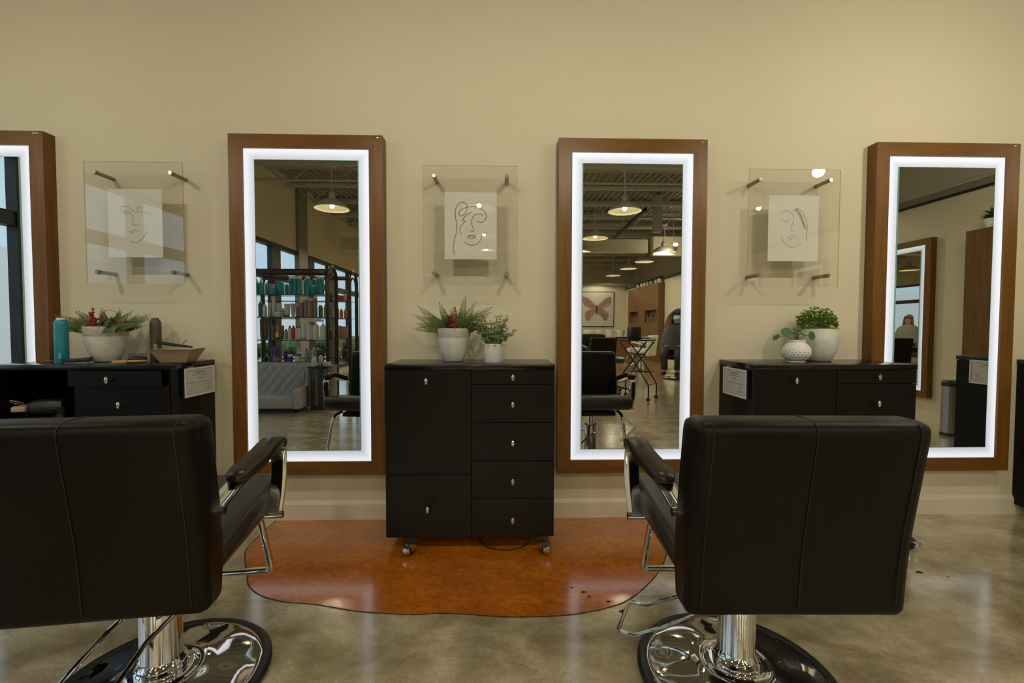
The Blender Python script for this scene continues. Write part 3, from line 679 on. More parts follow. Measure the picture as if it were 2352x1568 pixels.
# right cabinet: fern pot and small bumpy pot
r = planter('fern_planter', 'round grey stone pot with bright green fern, at the back of the right cabinet', 'plant', (1.735, -.125, Z0), [(0, 0), (.053, 0), (.060, .006), (.080, .050), (.091, .100), (.093, .135), (.089, .172), (.084, .174), (.082, .160), (0, .158)], fillz=.165, fillr=.082, fillmat=m_moss)
g = MB(); gs = MB()
g.lathe([(.082, .165), (.078, .180), (.05, .186), (0, .190)], 24)
for i in range(1100):
    a = random.uniform(0, 2*PI); rad = math.sqrt(random.random()); h = random.uniform(.15, 1)
    p = Vector((-.008+.092*rad*math.cos(a)-.012*h, .075*rad*math.sin(a), .178+.105*h*math.sqrt(max(.05, 1-rad*rad*.75))+.012*math.sin(5*a)))
    d = Vector((math.cos(a)*rad+random.uniform(-.6, .6), math.sin(a)*rad+random.uniform(-.6, .6), random.uniform(-.1, .7)))
    g.leaf(p, d, (random.uniform(-.6, .6), -.6, .8), random.uniform(.010, .017), random.uniform(.008, .012), 2, .25)
for i in range(30):
    a = i*2.4; rad = .2+.8*math.sqrt(i/30); gs.tube([(.03*math.cos(a), .03*math.sin(a), .175), (-.015+.09*rad*math.cos(a), .075*rad*math.sin(a), .25)], .001, 5)
f = g.build('foliage', m_fern, r); gs.build('stems', m_stem, f)
def bump_pot(rr, z, a):
    k = math.exp(-((z-.052)/.032)**4); row = round(z/.0115); ph = (row % 2)*PI
    cz = math.cos((z/.0115-row)*PI)**2; ca = .5+.5*math.cos(22*a+ph)
    return rr+.0046*k*cz*ca, z
prof = [(0, 0), (.044, 0), (.046, .004), (.044, .010)]
for i in range(31):
    z = .010+.096*i/30; t = (z-.010)/.096; prof.append((.046+.029*math.sin(PI*min(1, t*1.02+.02))**.75*(1 if t < .5 else 1)-.002*t, z))
prof += [(.047, .112), (.0475, .117), (.044, .118), (.043, .108), (0, .106)]
r = thing('pilea_planter', 'small white bumpy pot with round-leaved plant, front of the right cabinet', 'plant', (1.556, -.205, Z0), 0, 'potted plants on the cabinets')
MB().lathe(prof, 176, fn=bump_pot).xform(Matrix.Diagonal((.91, .91, 1, 1))).build('pot', m_white, r, smooth=60)
MB().lathe([(.039, .110), (.032, .118), (0, .121)], 24).build('moss', m_moss, r)
g = MB(); gs = MB()
def disc(p, n, rad, up_=(0, 0, 1)):
    n = Vector(n).normalized(); a = n.orthogonal().normalized(); b = n.cross(a); p = Vector(p); c = g.bm.verts.new(p-n*rad*.15)
    ring = [g.bm.verts.new(p+a*rad*math.cos(i*PI/9)+b*rad*math.sin(i*PI/9)) for i in range(18)]
    for i in range(18): g.bm.faces.new((c, ring[i], ring[(i+1) % 18]))
for p, n, rad in (((-.063, -.01, .158), (-.55, -.75, .35), .024), ((-.108, 0, .130), (-.72, -.2, .62), .020), ((.068, -.02, .138), (.25, -.95, .15), .023), ((-.02, .0, .150), (-.2, -.6, .7), .014), ((.015, .01, .165), (.2, -.5, .8), .016), ((.025, -.01, .148), (.3, -.6, .7), .012), ((-.03, -.02, .140), (-.3, -.7, .4), .012), ((.0, .02, .172), (0, -.4, .9), .013), ((-.012, -.02, .158), (0, -.5, .8), .012), ((.03, .01, .172), (.5, -.4, .7), .012)):
    disc(p, n, rad); gs.tube(curve([(p[0]*.15, p[1]*.2, .115), (p[0]*.5, p[1]*.5, (.115+p[2])/2+.012), p], 4), .0013, 5)
f = g.build('foliage', m_pilea, r); gs.build('stems', m_stem, f)
# left cabinet: cans, brushes, tray
def can(name, label, loc, R, H, body, capm, col2=None):
    r = thing(name, label, 'hairspray can', loc)
    MB().lathe([(0, 0), (R*.94, 0), (R, .004), (R, H*.86), (R*.97, H*.90), (R*.72, H*.955), (R*.70, H*.96), (0, H*.96)], 32).build('body', body, r)
    MB().lathe([(0, H*.955), (R*.66, H*.955), (R*.64, H*.985), (R*.5, H), (0, H)], 24).build('cap', capm, r)
    return r
r = can('hairspray_can', 'teal hairspray can standing at the front of the left cabinet', (-2.135, -.275, Z0), .0272, .222, m_teal, m_cap)
g = MB()
for z, wd in ((.176, .014), (.140, .030), (.134, .026), (.118, .028)): 
    g.box(-wd/3, wd/3, -.0277, -.0255, z, z+.0016)
g.box(.008, .018, -.0268, -.020, .025, .052); g.build('print', m_print, r, smooth=0)
r = can('hairspray_can', 'taupe hairspray can standing at the back of the left cabinet', (-1.826, -.085, Z0), .0258, .226, m_brownc, m_brownc)
MB().box(.006, .020, -.0255, -.017, .06, .09).build('label', m_kraft, r, smooth=0)
r = thing('paddle_brush', 'black bristled paddle brush with bamboo back, on left cabinet front', 'hairbrush', (-1.808, -.262, Z0), math.radians(22)); r.scale = (.80, .85, 1.2)
g = MB().ball((.022, 0, .0085), (.056, .036, .008), 20, 10); g.strap(curve([(-.03, 0, .008), (-.06, 0, .007), (-.10, 0, .006)], 4), (0, 1, 0), .018, .012); g.build('handle', m_bamboo, r)
cu = MB().ball((.024, 0, .018), (.050, .030, .010), 20, 10).build('cushion', m_black, r)
g = MB()
for i in range(9):
    for j in range(5):
        x, y = -.016+i*.010, -.02+j*.010
        if ((x-.024)/.05)**2+(y/.03)**2 < .9: g.tube([(x, y, .022), (x*1.04, y*1.1, .040)], .0008, 4)
b = g.build('bristles', m_black, cu); b['kind'] = 'stuff'
r = thing('hair_brush', 'black brush lying between the teal can and the bowl planter', 'hairbrush', (-2.062, -.285, Z0), math.radians(10)); r.scale = (.66, .8, .9)
MB().strap(curve([(-.075, 0, .016), (-.03, 0, .015), (.03, 0, .018), (.085, .02, .022)], 5), (0, 1, 0), .032, .024).build('body', m_black, r)
MB().strap([(-.06, -.012, .004), (.0, -.012, .004), (.08, .0, .006)], (0, 1, 0), .02, .006).build('handle', m_steel, r)
r = thing('sectioning_clip', 'small silver hair clip lying beside the teal can', 'hair clip', (-2.245, -.225, Z0), .3)
MB().strap([(-.03, 0, .004), (0, 0, .010), (.035, 0, .006)], (0, 1, 0), .012, .004).build('clip_blade', m_chrome, r)
r = thing('color_tray', 'tan plastic tray holding tools, on the end of the left cabinet', 'tray', (-1.655, -.165, Z0), math.radians(4))
g = MB()
for (a, b, z), (c, d, z2) in (((.062, .042, .0), (.098, .072, .066)),):
    lo = [(-a, -b, z), (a, -b, z), (a, b, z), (-a, b, z)]; hi = [(-c, -d, z2), (c, -d, z2), (c, d, z2+.004), (-c, d, z2)]
    g.poly([Vector(p)+Vector((0, 0, .001)) for p in lo])
    for i in range(4): g.quad(lo[i], lo[(i+1) % 4], hi[(i+1) % 4], hi[i])
    for i in range(4):
        p, q = Vector(hi[i]), Vector(hi[(i+1) % 4]); ou = lambda v: v+Vector((math.copysign(.010, v.x), math.copysign(.008, v.y), 0)); g.quad(p, q, ou(q), ou(p))
g.build('tray_body', m_kraft, r, smooth=0); MB().box(.005, .060, .0, .045, .001, .040, .002).build('foil_box', m_black, r)
r = thing('tint_brush', 'black handled tint brush resting across the tan tray', 'tint brush', (-1.69, -.165, Z0+.085))
g = MB().tube([(-.06, -.01, .014), (.02, 0, .0), (.10, .01, -.010)], [.009, .008, .0045], 10); g.build('handle', m_black, r); MB().tube([(.045, .0, -.002), (.075, .01, .026)], .0022, 6).build('pin', m_steel, r)
# in the open cubby
r = thing('hair_dryer', 'hair dryer with pale nozzle lying inside the open cubby', 'hair dryer', (-2.175, -.225, .639), .35)
g = MB().lathe([(0, 0), (.036, 0), (.042, .03), (.040, .10), (.028, .135), (.0, .135)], 20); g.xform(Matrix.Translation((0, 0, .045)) @ Matrix.Rotation(-PI/2, 4, 'Y')); g.build('barrel', m_dark, r)
g = MB().box(-.185, -.13, -.045, .045, .03, .058, .008); g.build('nozzle', m_kraft, r)
MB().strap([(-.02, 0, .04), (.03, -.10, .02), (.04, -.15, .012)], (1, 0, 0), .03, .024).build('handle', m_dark, r)
r = thing('tool_ring', 'chrome tool holder ring inside the open cubby', 'tool holder', (-2.335, -.30, .715))
g = MB().tube([(.024*math.cos(a)*1.1, -.024*math.sin(a)*.8, .010*math.sin(a)) for a in [i*PI/12 for i in range(24)]], .0035, 8, closed=True); g.tube([(0, .02, 0), (0, .05, -.076)], .003, 6); g.build('ring', m_chrome, r)
# ================================================================ TRACK SPOTS ABOVE THE STATIONS
r = thing('track_rail', 'black lighting track above the stations, out of frame', 'light track', (0, -1.30, 2.58))
MB().box(-3.4, 4.4, -.018, .018, -.015, .015).build('rail', m_dark, r, smooth=0)
for x in (-3.0, -.05, 1.6, 4.0): MB().tube([(x, 0, .015), (x, 0, ZC-2.58)], .006, 8).build('hanger', m_dark, r)
for i, (x, pw) in enumerate(((-3.35, .35), (-2.38, .95), (-.70, .95), (.50, .98), (1.75, .80), (2.56, 1.5), (4.2, .65))):
    r = thing('spot_lamp', 'small black track spot, number %s along the rail from the window end' % ('one', 'two', 'three', 'four', 'five', 'six', 'seven')[i], 'spotlight', (x, -1.30, 2.36), 0, 'track spots over the stations')
    MB().tube([(0, 0, .06), (0, 0, .205)], .007, 8).build('stem', m_dark, r)
    g = MB().lathe([(0, .09), (.028, .085), (.034, .05), (.034, .03), (.030, .03), (.028, .06), (0, .07)], 20); g.build('housing', m_dark, r)
    MB().ball((0, 0, .012), .028, 14, 10).build('bulb', m_bulb2, r)
    lamp('POINT', 'spot_spill', (0, 0, -.03), SPOT_W*pw*.50, (1, .95, .74), .04, parent=r)
    sl = lamp('SPOT', 'spot_light', (0, .0, -.03), SPOT_W*pw*.58, (1, .95, .74), .04, rot=(math.radians(84), 0, 0), parent=r); sl.data.spot_size = math.radians(158); sl.data.spot_blend = 1
# ================================================================ PENDANT LAMPS
def make_pendant(label):
    r = thing('pendant_lamp', label, 'pendant lamp', group='white enamel pendant lamps')
    s = MB().lathe([(.0, .235), (.030, .235), (.040, .225), (.044, .165), (.048, .150), (.10, .128), (.165, .092), (.215, .045), (.236, .012), (.242, 0), (.238, .0), (.232, .014), (.21, .042), (.16, .086), (.10, .120), (.045, .142), (0, .145)], 48).build('lamp_shade', m_shade, r, smooth=50)
    MB().lathe([(.2375, .001), (.2315, .0138), (.2095, .0415), (.1595, .0855), (.0995, .1195), (.045, .1415), (0, .1445)], 48).build('shade_lining', m_shadein, s, smooth=60)
    MB().tube([(0, 0, .23), (0, 0, .63)], .0065, 8).build('rod', m_shade, r)
    MB().lathe([(0, .60), (.03, .605), (.065, .612), (.065, .632), (0, .632)], 20).build('canopy', m_shade, r)
    MB().ball((0, 0, .112), (.032, .032, .044), 14, 10).build('bulb', m_bulb, r)
    return r
ZP = 2.77; pen0 = None
rows = ((-4.25, 'nearest'), (-6.30, 'second'), (-7.93, 'third'), (-9.40, 'fourth'), (-10.85, 'fifth'), (-12.66, 'sixth'), (-14.5, 'last'))
cols = ((-2.42, 'window side'), (-.30, 'second from the windows'), (1.83, 'third from the windows'), (3.77, 'right wall side'))
for y, rn in rows:
    for x, cn in cols:
        lb = 'white dome pendant lamp, %s row behind the chairs, %s column' % (rn, cn)
        if pen0 is None: pen0 = p = make_pendant(lb)
        else: p = copy_tree(pen0); p['label'] = lb
        p.location = (x, y, ZP)
        pl = lamp('SPOT', 'pendant_light', (x, y, ZP+.040), PENDANT_W, WARM, .03); pl.data.spot_size = math.radians(164); pl.data.spot_blend = .25
# wall washer spot by the header
r = thing('spot_lamp', 'white spot lamp aimed up beside the far pendant, on the header', 'spotlight', (3.75, -7.3, 2.84))
g = MB().lathe([(0, .0), (.05, .0), (.055, .10), (.03, .16), (0, .16)], 18); g.xform(Matrix.Rotation(2.4, 4, 'X') @ Matrix.Rotation(.5, 4, 'Y')); g.build('housing', m_shade, r)
MB().ball((.02, .03, .0), (.05, .03, .035), 12, 8).build('bulb', m_bulb2, r); MB().tube([(0, -.05, .02), (0, -.05, ZC-2.85)], .008, 8).build('stem', m_shade, r)
lamp('POINT', 'header_light', (3.78, -7.40, 2.85), 9, WARM, .015)
# ================================================================ RETAIL SHELVES
def arch(g, x, y0, y1, zt, r=.022):
    rad = (y0-y1)/2; cy = (y0+y1)/2; pts = [(x, y0, 0), (x, y0, zt*.5)]+[(x, cy+rad*math.cos(a), zt-rad+rad*math.sin(a)) for a in [i*PI/12 for i in range(13)]]+[(x, y1, zt*.5), (x, y1, 0)]
    g.tube(pts, r, 10)
def make_rack(name, label, x0, x1, y0, y1, zt, levels, bar):
    r = thing(name, label, 'shelving unit', ((x0+x1)/2, y0, 0)); ox = (x0+x1)/2
    for x in (x0, x1):
        g = MB(); arch(g, x-ox, 0, y1-y0, zt); arch(g, x-ox, -.06, y1-y0+.06, zt-.10, .013); g.build('end_frame', m_bronze, r, smooth=60)
    MB().box(x0-ox+.02, x1-ox-.02, -.03, .0, bar[0], bar[1], .004).build('top_rail', m_bronze, r)
    for z in levels:
        s_ = MB().box(x0-ox+.02, x1-ox-.02, y1-y0+.01, -.005, z-.010, z).build('shelf', m_shelfg, r, smooth=0)
        MB().box(x0-ox+.02, x1-ox-.02, -.012, -.003, z-.014, z-.002).build('shelf_edge', m_dark, s_, smooth=0)
    return r
make_rack('retail_rack', 'bronze arched retail rack of teal and white bottles behind the grey settee', -3.72, -2.365, -3.87, -4.24, 1.91, (1.515, 1.208, .895, .594), (1.772, 1.862))
make_rack('retail_rack', 'bronze arched retail rack by the windows, standing behind the first rack', -3.72, -2.365, -4.80, -5.17, 1.95, (1.478, 1.203, .886, .58), (1.80, 1.86))
NB = [0]
def product(kind, x, y, z, wd, h, c, cap, label, group, cat='bottle', c2=None):
    NM = {'bottle': 'product_bottle', 'tube': 'product_tube', 'jar': 'product_jar', 'box': 'product_box', 'can': 'spray_can', 'pump': 'pump_bottle', 'cone': 'product_bottle'}[kind]
    r = thing(NM, label, cat, (x, y, z+.0006), 0, group); R = wd/2
    if kind == 'box': MB().box(-R, R, -R*.6, R*.6, 0, h, .002).build('carton', pal(C[c]), r)
    elif kind == 'jar':
        MB().lathe([(0, 0), (R*.95, 0), (R, h*.1), (R, h*.66), (R*.9, h*.7), (0, h*.7)], 16).build('body', pal(C[c]), r); MB().lathe([(0, h*.69), (R, h*.69), (R, h*.97), (R*.95, h), (0, h)], 16).build('lid', pal(C[cap]), r)
    elif kind == 'tube':
        hc = h*.14; MB().lathe([(0, 0), (R*.62, 0), (R*.62, hc), (0, hc)], 14).build('cap', pal(C[cap]), r)
        g = MB().lathe([(0, hc*.98), (R*.7, hc), (R*.85, h*.45), (R, h*.97), (R, h), (0, h)], 16, fn=lambda q, zz, a: (q*(1-.55*max(0, (zz-hc)/(h-hc))*abs(math.sin(a))), zz)); g.build('body', pal(C[c]), r)
    elif kind == 'cone':
        MB().lathe([(0, 0), (R, 0), (R, h*.6), (R*.9, h*.68), (0, h*.68)], 16).build('body', pal(C[c]), r); MB().lathe([(R*.85, h*.67), (R*.4, h*.88), (R*.12, h), (0, h)], 14).build('cap', pal(C[cap]), r)
    elif kind == 'can':
        MB().lathe([(0, 0), (R, 0), (R, h*.84), (R*.8, h*.88), (0, h*.88)], 16).build('body', pal(C[c]), r); MB().lathe([(0, h*.87), (R*.88, h*.87), (R*.85, h*.985), (R*.6, h), (0, h)], 16).build('cap', pal(C[cap]), r)
    elif kind == 'pump':
        MB().lathe([(0, 0), (R, 0), (R, h*.66), (R*.55, h*.76), (0, h*.76)], 16).build('body', pal(C[c]), r)
        g = MB().lathe([(0, h*.75), (R*.35, h*.75), (R*.35, h*.82), (R*.12, h*.83), (R*.12, h*.93), (0, h*.93)], 12); g.box(-R*.9, R*.2, -R*.15, R*.15, h*.93, h); g.build('cap', pal(C[cap]), r)
    else:
        MB().lathe([(0, 0), (R*.95, 0), (R, h*.05), (R, h*.78), (R*.8, h*.85), (R*.42, h*.87), (0, h*.87)], 16).build('body', pal(C[c]), r); MB().lathe([(0, h*.865), (R*.5, h*.865), (R*.48, h), (0, h)], 14).build('cap', pal(C[cap]), r)
    if c2: MB().box(-R*.6, R*.6, R*.93, R*1.01, h*.18, h*.5).build('label', pal(C[c2]), r, smooth=0)
    return r
ORD = ['first', 'second', 'third', 'fourth', 'fifth', 'sixth', 'seventh', 'eighth', 'ninth', 'tenth', 'eleventh', 'twelfth', 'thirteenth', 'fourteenth', 'fifteenth', 'sixteenth', 'seventeenth', 'eighteenth', 'nineteenth', 'twentieth']
PX = lambda zx: -3.018+(580+zx/6.03-640)*.005787
SZ = 1/982
def row(shelf, z, y, items, unit='front'):
    for i, it in enumerate(items):
        kind, zx, wz, hz, c, cap = it[:6]; dy = it[6] if len(it) > 6 else 0.; c2 = it[7] if len(it) > 7 else None
        nm = {'bottle': 'bottle', 'tube': 'tube', 'jar': 'jar', 'box': 'box', 'can': 'spray can', 'pump': 'pump bottle', 'cone': 'pointed bottle'}[kind]
        cn = {'tealdark': 'dark teal'}.get(c, c)
        product(kind, PX(zx) if unit == 'front' else zx, y+dy, z, wz*SZ if unit == 'front' else wz, hz*SZ if unit == 'front' else hz, c, cap, '%s %s, %s from window end, %s shelf of %s rack' % (cn, nm, ORD[i], shelf, unit), 'products on the retail racks', nm.split()[-1], c2)
YS = -3.93
row('top', 1.515, YS, [('cone', 30, 50, 215, 'teal', 'white'), ('cone', 90, 56, 235, 'teal', 'white'), ('bottle', 136, 40, 175, 'teal', 'cream', -.06), ('box', 195, 74, 150, 'lilac', 'white', -.1), ('box', 270, 62, 150, 'tealdark', 'white', -.12), ('box', 262, 64, 82, 'teal', 'white'), ('box', 346, 78, 165, 'teal', 'white', -.04), ('can', 398, 46, 150, 'teal', 'white', -.1), ('bottle', 448, 46, 150, 'teal', 'white'),
     ('can', 508, 56, 240, 'teal', 'white'), ('can', 566, 58, 242, 'teal', 'white'), ('can', 632, 66, 242, 'teal', 'white'), ('can', 690, 52, 225, 'tealdark', 'white', -.08), ('can', 752, 66, 244, 'teal', 'white'), ('can', 812, 52, 232, 'tealdark', 'white', -.08), ('bottle', 828, 68, 130, 'teal', 'cream'), ('can', 884, 52, 240, 'teal', 'cream', -.04), ('can', 946, 64, 244, 'teal', 'white')])
row('second', 1.208, YS, [('bottle', 75, 56, 215, 'green', 'white'), ('bottle', 134, 58, 172, 'white', 'white'), ('tube', 178, 44, 188, 'cream', 'white', -.05), ('tube', 228, 52, 285, 'white', 'white', -.06), ('box', 276, 86, 190, 'cream', 'white', -.10), ('jar', 340, 118, 66, 'cream', 'white'), ('jar', 372, 80, 118, 'amber', 'cream', -.118), ('tube', 455, 88, 176, 'cream', 'brown'), ('tube', 536, 62, 180, 'lilac', 'white'), ('bottle', 597, 40, 165, 'taupe', 'cream'),
     ('can', 656, 58, 222, 'taupe', 'cream'), ('can', 718, 54, 262, 'taupe', 'white'), ('can', 790, 60, 250, 'taupe', 'cream'), ('can', 856, 50, 282, 'taupe', 'white'), ('bottle', 905, 40, 165, 'green', 'dark', -.03), ('bottle', 940, 36, 155, 'olive', 'dark'), ('bottle', 972, 32, 165, 'white', 'white', -.04)])
row('third', .895, YS, [('tube', 82, 44, 275, 'brown', 'amber'), ('tube', 128, 62, 292, 'brown', 'dark', -.04), ('tube', 194, 44, 190, 'brown', 'dark'), ('tube', 248, 68, 200, 'brown', 'amber'), ('tube', 320, 74, 192, 'amber', 'dark', 0, 'cream'), ('tube', 380, 46, 190, 'brown', 'dark'), ('bottle', 430, 50, 142, 'grey', 'dark'), ('bottle', 486, 52, 185, 'white', 'dark'), ('bottle', 538, 48, 190, 'red', 'dark'), ('bottle', 584, 42, 180, 'white', 'dark'), ('bottle', 624, 42, 180, 'white', 'dark'),
     ('tube', 683, 72, 200, 'white', 'grey'), ('pump', 764, 78, 262, 'white', 'white'), ('pump', 858, 86, 270, 'white', 'white'), ('pump', 960, 82, 262, 'white', 'white')])
row('bottom', .594, YS, [('bottle', 140, 60, 70, 'dark', 'dark'), ('bottle', 210, 36, 205, 'purple', 'purple', -.05), ('bottle', 256, 42, 215, 'purple', 'purple', -.04), ('bottle', 300, 44, 215, 'purple', 'purple', -.05), ('jar', 298, 104, 84, 'pink', 'purple'), ('can', 390, 40, 135, 'purple', 'dark', -.04), ('can', 424, 36, 132, 'purple', 'dark', -.05), ('jar', 490, 66, 92, 'purple', 'white'), ('pump', 590, 46, 170, 'white', 'white', -.05), ('jar', 598, 82, 102, 'white', 'brown'), ('bottle', 692, 46, 170, 'grey', 'dark', -.06), ('bottle', 738, 46, 175, 'grey', 'dark', -.08), ('bottle', 800, 40, 190, 'lilac', 'white', -.05), ('bottle', 856, 44, 170, 'blue', 'white', -.06), ('jar', 915, 100, 160, 'dark', 'dark'), ('bottle', 1000, 44, 230, 'red', 'dark', -.05)])
YW = -4.88
row('top', 1.478, YW, [('box', -2.60, .09, .10, 'pink', 'white'), ('box', -2.52, .07, .09, 'red', 'white'), ('bottle', -2.68, .06, .14, 'dark', 'dark'), ('bottle', -2.455, .045, .13, 'gold', 'dark')], 'rear')
row('second', 1.203, YW, [('box', -2.60, .08, .16, 'cream', 'white'), ('bottle', -2.52, .05, .15, 'orange', 'dark'), ('bottle', -2.455, .05, .15, 'orange', 'dark')], 'rear')
row('third', .886, YW, [('box', -2.58, .11, .20, 'tan', 'white'), ('box', -2.47, .08, .19, 'pink', 'white'), ('bottle', -2.70, .05, .16, 'dark', 'white')], 'rear')
row('bottom', .58, YW, [('pump', -2.58, .09, .20, 'white', 'white'), ('jar', -2.47, .10, .12, 'dark', 'dark')], 'rear')
for i, zx in enumerate((695, 780, 845, 930)):
    tag(MB().box(PX(zx)-.034, PX(zx)+.034, -3.862, -3.858, 1.140, 1.194).build('price_card', pal(C['white']), smooth=0), 'white price card, %s along the second shelf edge of the front rack' % ORD[i], 'price card', 'price cards on the front rack')
# display console at the rack's end, beside the settee
r = thing('display_console', 'dark glass-fronted console beside the settee arm', 'console', (-2.35, -3.62, 0))
MB().box(-.105, .14, -.18, .18, .05, .545, .004).build('body', mat('console_dark', (.035, .027, .02), .3), r); MB().box(-.112, .15, -.19, .19, .545, .562, .002).build('top', m_bronze, r); MB().box(-.10, .12, -.15, .15, 0, .05).build('plinth', m_dark, r)
g = MB()
for x in (-.10, -.01, .10): g.box(x, x+.03, .181, .188, .06, .53)
g.build('door_strip', mat('console_strip', (.12, .10, .075), .25), r, smooth=0)
product('pump', -2.42, -3.55, .562, .07, .13, 'white', 'white', 'white pump bottle standing on the dark console', 'products on the console'); product('bottle', -2.345, -3.58, .562, .06, .14, 'lilac', 'white', 'lilac bottle standing in the middle of the dark console', 'products on the console'); product('jar', -2.26, -3.56, .562, .10, .05, 'cream', 'cream', 'low cream jar on the end of the dark console', 'products on the console', 'jar')
# settee
r = thing('settee', 'low grey quilted settee in front of the retail rack', 'sofa', (-3.12, -3.50, 0))
MB().box(-.55, .55, -.22, .24, 0, .045).build('plinth', m_dark, r, smooth=0)
g = MB(); rail_panel(g, rounded([(-.20, .05), (-.20, .18), (.24, .205), (.27, .19), (.27, .06), (.24, .05)], [.01, .02, .03, .03, .02, .02]), .56, .02); g.build('seat', m_sofa, r, smooth=60)
g = MB(); NX, NZ = 96, 40; rowsv = []
for j in range(NZ+1):
    rw = []
    for i in range(NX+1):
        u, v = i/NX, j/NZ; x = -.56+1.12*u; z = .17+.42*v
        a = (x/.062+z/.085); b = (x/.062-z/.085); hgt = (abs(math.sin(a*PI/2))*abs(math.sin(b*PI/2)))**.4
        rw.append(g.bm.verts.new((x, -.17-.10*v+.022*hgt*min(1, (1-v)*8), z)))
    rowsv.append(rw)
for A, B in zip(rowsv, rowsv[1:]):
    for i in range(NX): g.bm.faces.new((A[i], A[i+1], B[i+1], B[i]))
g.box(-.56, .56, -.30, -.262, .05, .592, .012); g.quad((-.56, -.27, .59), (.56, -.27, .59), (.56, -.28, .592), (-.56, -.28, .592))
g.build('quilted_back', m_sofa, r, smooth=60)
for s in (-1, 1):
    g = MB()
    pf = rounded([(-.30, .05), (-.30, .585), (-.22, .585), (-.10, .54), (-.07, .33), (.02, .30), (.22, .30), (.265, .27), (.265, .05)], [.01, .05, .05, .08, .05, .05, .05, .03, .02])
    rail_panel(g, pf, .042, .012); g.xform(Matrix.Translation((s*.60, 0, 0))); g.build('side_arm', m_sofa, r, smooth=60)
# ================================================================ FAR HALF OF THE SALON
# tall wood cupboard, plant and bin at the right wall
r = thing('tall_cupboard', 'tall walnut cupboard against the right wall by the bin', 'cupboard', (4.945, -1.70, 0))
MB().box(-.14, -.012, -.45, .45, 0, 2.05).build('carcass', m_wood, r, smooth=0)
for s in (0, 1): MB().box(-.158, -.141, -.449+.45*s, -.002+.45*s, .01, 2.065, .001).build('door', m_wood, r, smooth=0)
r = thing('potted_plant', 'small potted plant on top of the tall cupboard', 'plant', (4.845, -1.96, 2.0655))
MB().lathe([(0, 0), (.04, 0), (.055, .09), (.05, .09), (0, .085)], 18).build('pot', m_white, r)
g = MB()
for i in range(60):
    a = i*2.4; e = random.uniform(.1, 1.2); g.leaf((0, 0, .09+random.uniform(0, .05)), (math.cos(a)*math.cos(e), math.sin(a)*math.cos(e), math.sin(e)), (0, 0, 1), random.uniform(.05, .09), .03, 3, .3)
g.build('foliage', m_hedge, r)
r = thing('pedal_bin', 'tall brushed steel pedal bin by the right wall cupboard', 'bin', (4.53, -1.98, 0))
MB().lathe([(0, .02), (.085, .02), (.085, .50), (0, .50)], 28).build('body', m_steel, r); MB().lathe([(.087, .495), (.088, .53), (.07, .55), (0, .555)], 28).build('lid', m_black, r); MB().lathe([(0, 0), (.088, 0), (.088, .03), (0, .03)], 28).build('base', m_black, r); MB().box(-.02, .02, .08, .115, .005, .015, .002).build('pedal', m_steel, r)
# wood cabinet wall with niches
r = thing('wood_cabinet_wall', 'tall walnut cabinet wall with open niches and white pots on top', 'cabinet', (4.94, -12.35, 0))
D = .19; segs = [(-1.95, 1.25, 0, 1.21), (-1.95, 1.25, 1.60, 2.40), (-1.95, -1.72, 1.21, 1.60), (-.72, .0, 1.21, 1.60), (1.12, 1.25, 1.21, 1.60)]
g = MB()
for a, b, c, d in segs: g.box(-D, -.01, a, b, c, d)
g.box(-.03, -.01, -1.72, 1.12, 1.21, 1.60); g.build('carcass', m_wood2, r, smooth=0)
for a, b in ((-1.72, -.72), (0, 1.12)):
    g = MB()
    for k in range(5): 
        y = a+.1+(b-a-.2)*k/5; h = random.uniform(.16, .3); g.box(-.15, -.05, y, y+.12, 1.211, 1.21+h)
    o = g.build('folded_towels', pal(C['brown']), r, smooth=0)
g = MB()
for y in (-1.2, -.4, .4): g.box(-D-.001, -D+.002, y-.004, y+.004, .05, 1.2)
g.build('panel_joint', m_dark, r, smooth=0)
for i, y in enumerate((-13.34, -12.90, -12.58, -12.27, -11.97, -11.52, -11.22)):
    r = thing('potted_plant', 'white pot with dark plant, %s from the painting on the walnut cabinet wall' % ORD[i], 'plant', (4.84, y, 2.4005), 0, 'pots along the cabinet wall top')
    MB().lathe([(0, 0), (.055, 0), (.075, .13), (.07, .13), (0, .12)], 14).build('pot', m_white, r)
    g = MB()
    for k in range(26):
        a = k*2.4; e = random.uniform(.2, 1.3); g.leaf((0, 0, .12), (math.cos(a)*math.cos(e), math.sin(a)*math.cos(e), math.sin(e)), (0, 0, 1), random.uniform(.07, .125), .04, 3, .4)
    g.build('foliage', m_hedge, r)
# butterfly painting
r = thing('canvas_painting', 'large canvas painting of a mauve butterfly on the back wall', 'painting', (3.77, YB, 1.745))
MB().box(-.68, .68, .002, .04, -.68, .68).build('frame', m_dark, r, smooth=0); cv = MB().box(-.655, .655, .04, .045, -.655, .655).build('canvas', mat('canvas_paint', (.62, .58, .53), .7, noise=(3, (.50, .46, .40), .3)), r, smooth=0)
m_bf = mat('butterfly_paint', (.26, .13, .10), .7, noise=(5, (.42, .25, .20), .25))
m_bf2 = mat('butterfly_dark_paint', (.17, .085, .07), .7, noise=(8, (.36, .22, .18), .2))
wings = ([(0, .10), (.12, .22), (.30, .38), (.46, .44), (.52, .36), (.48, .20), (.36, .08), (.18, .02), (0, 0)], [(0, .0), (.16, .02), (.34, -.06), (.42, -.20), (.36, -.38), (.26, -.40), (.18, -.28), (.08, -.20), (.0, -.10)])
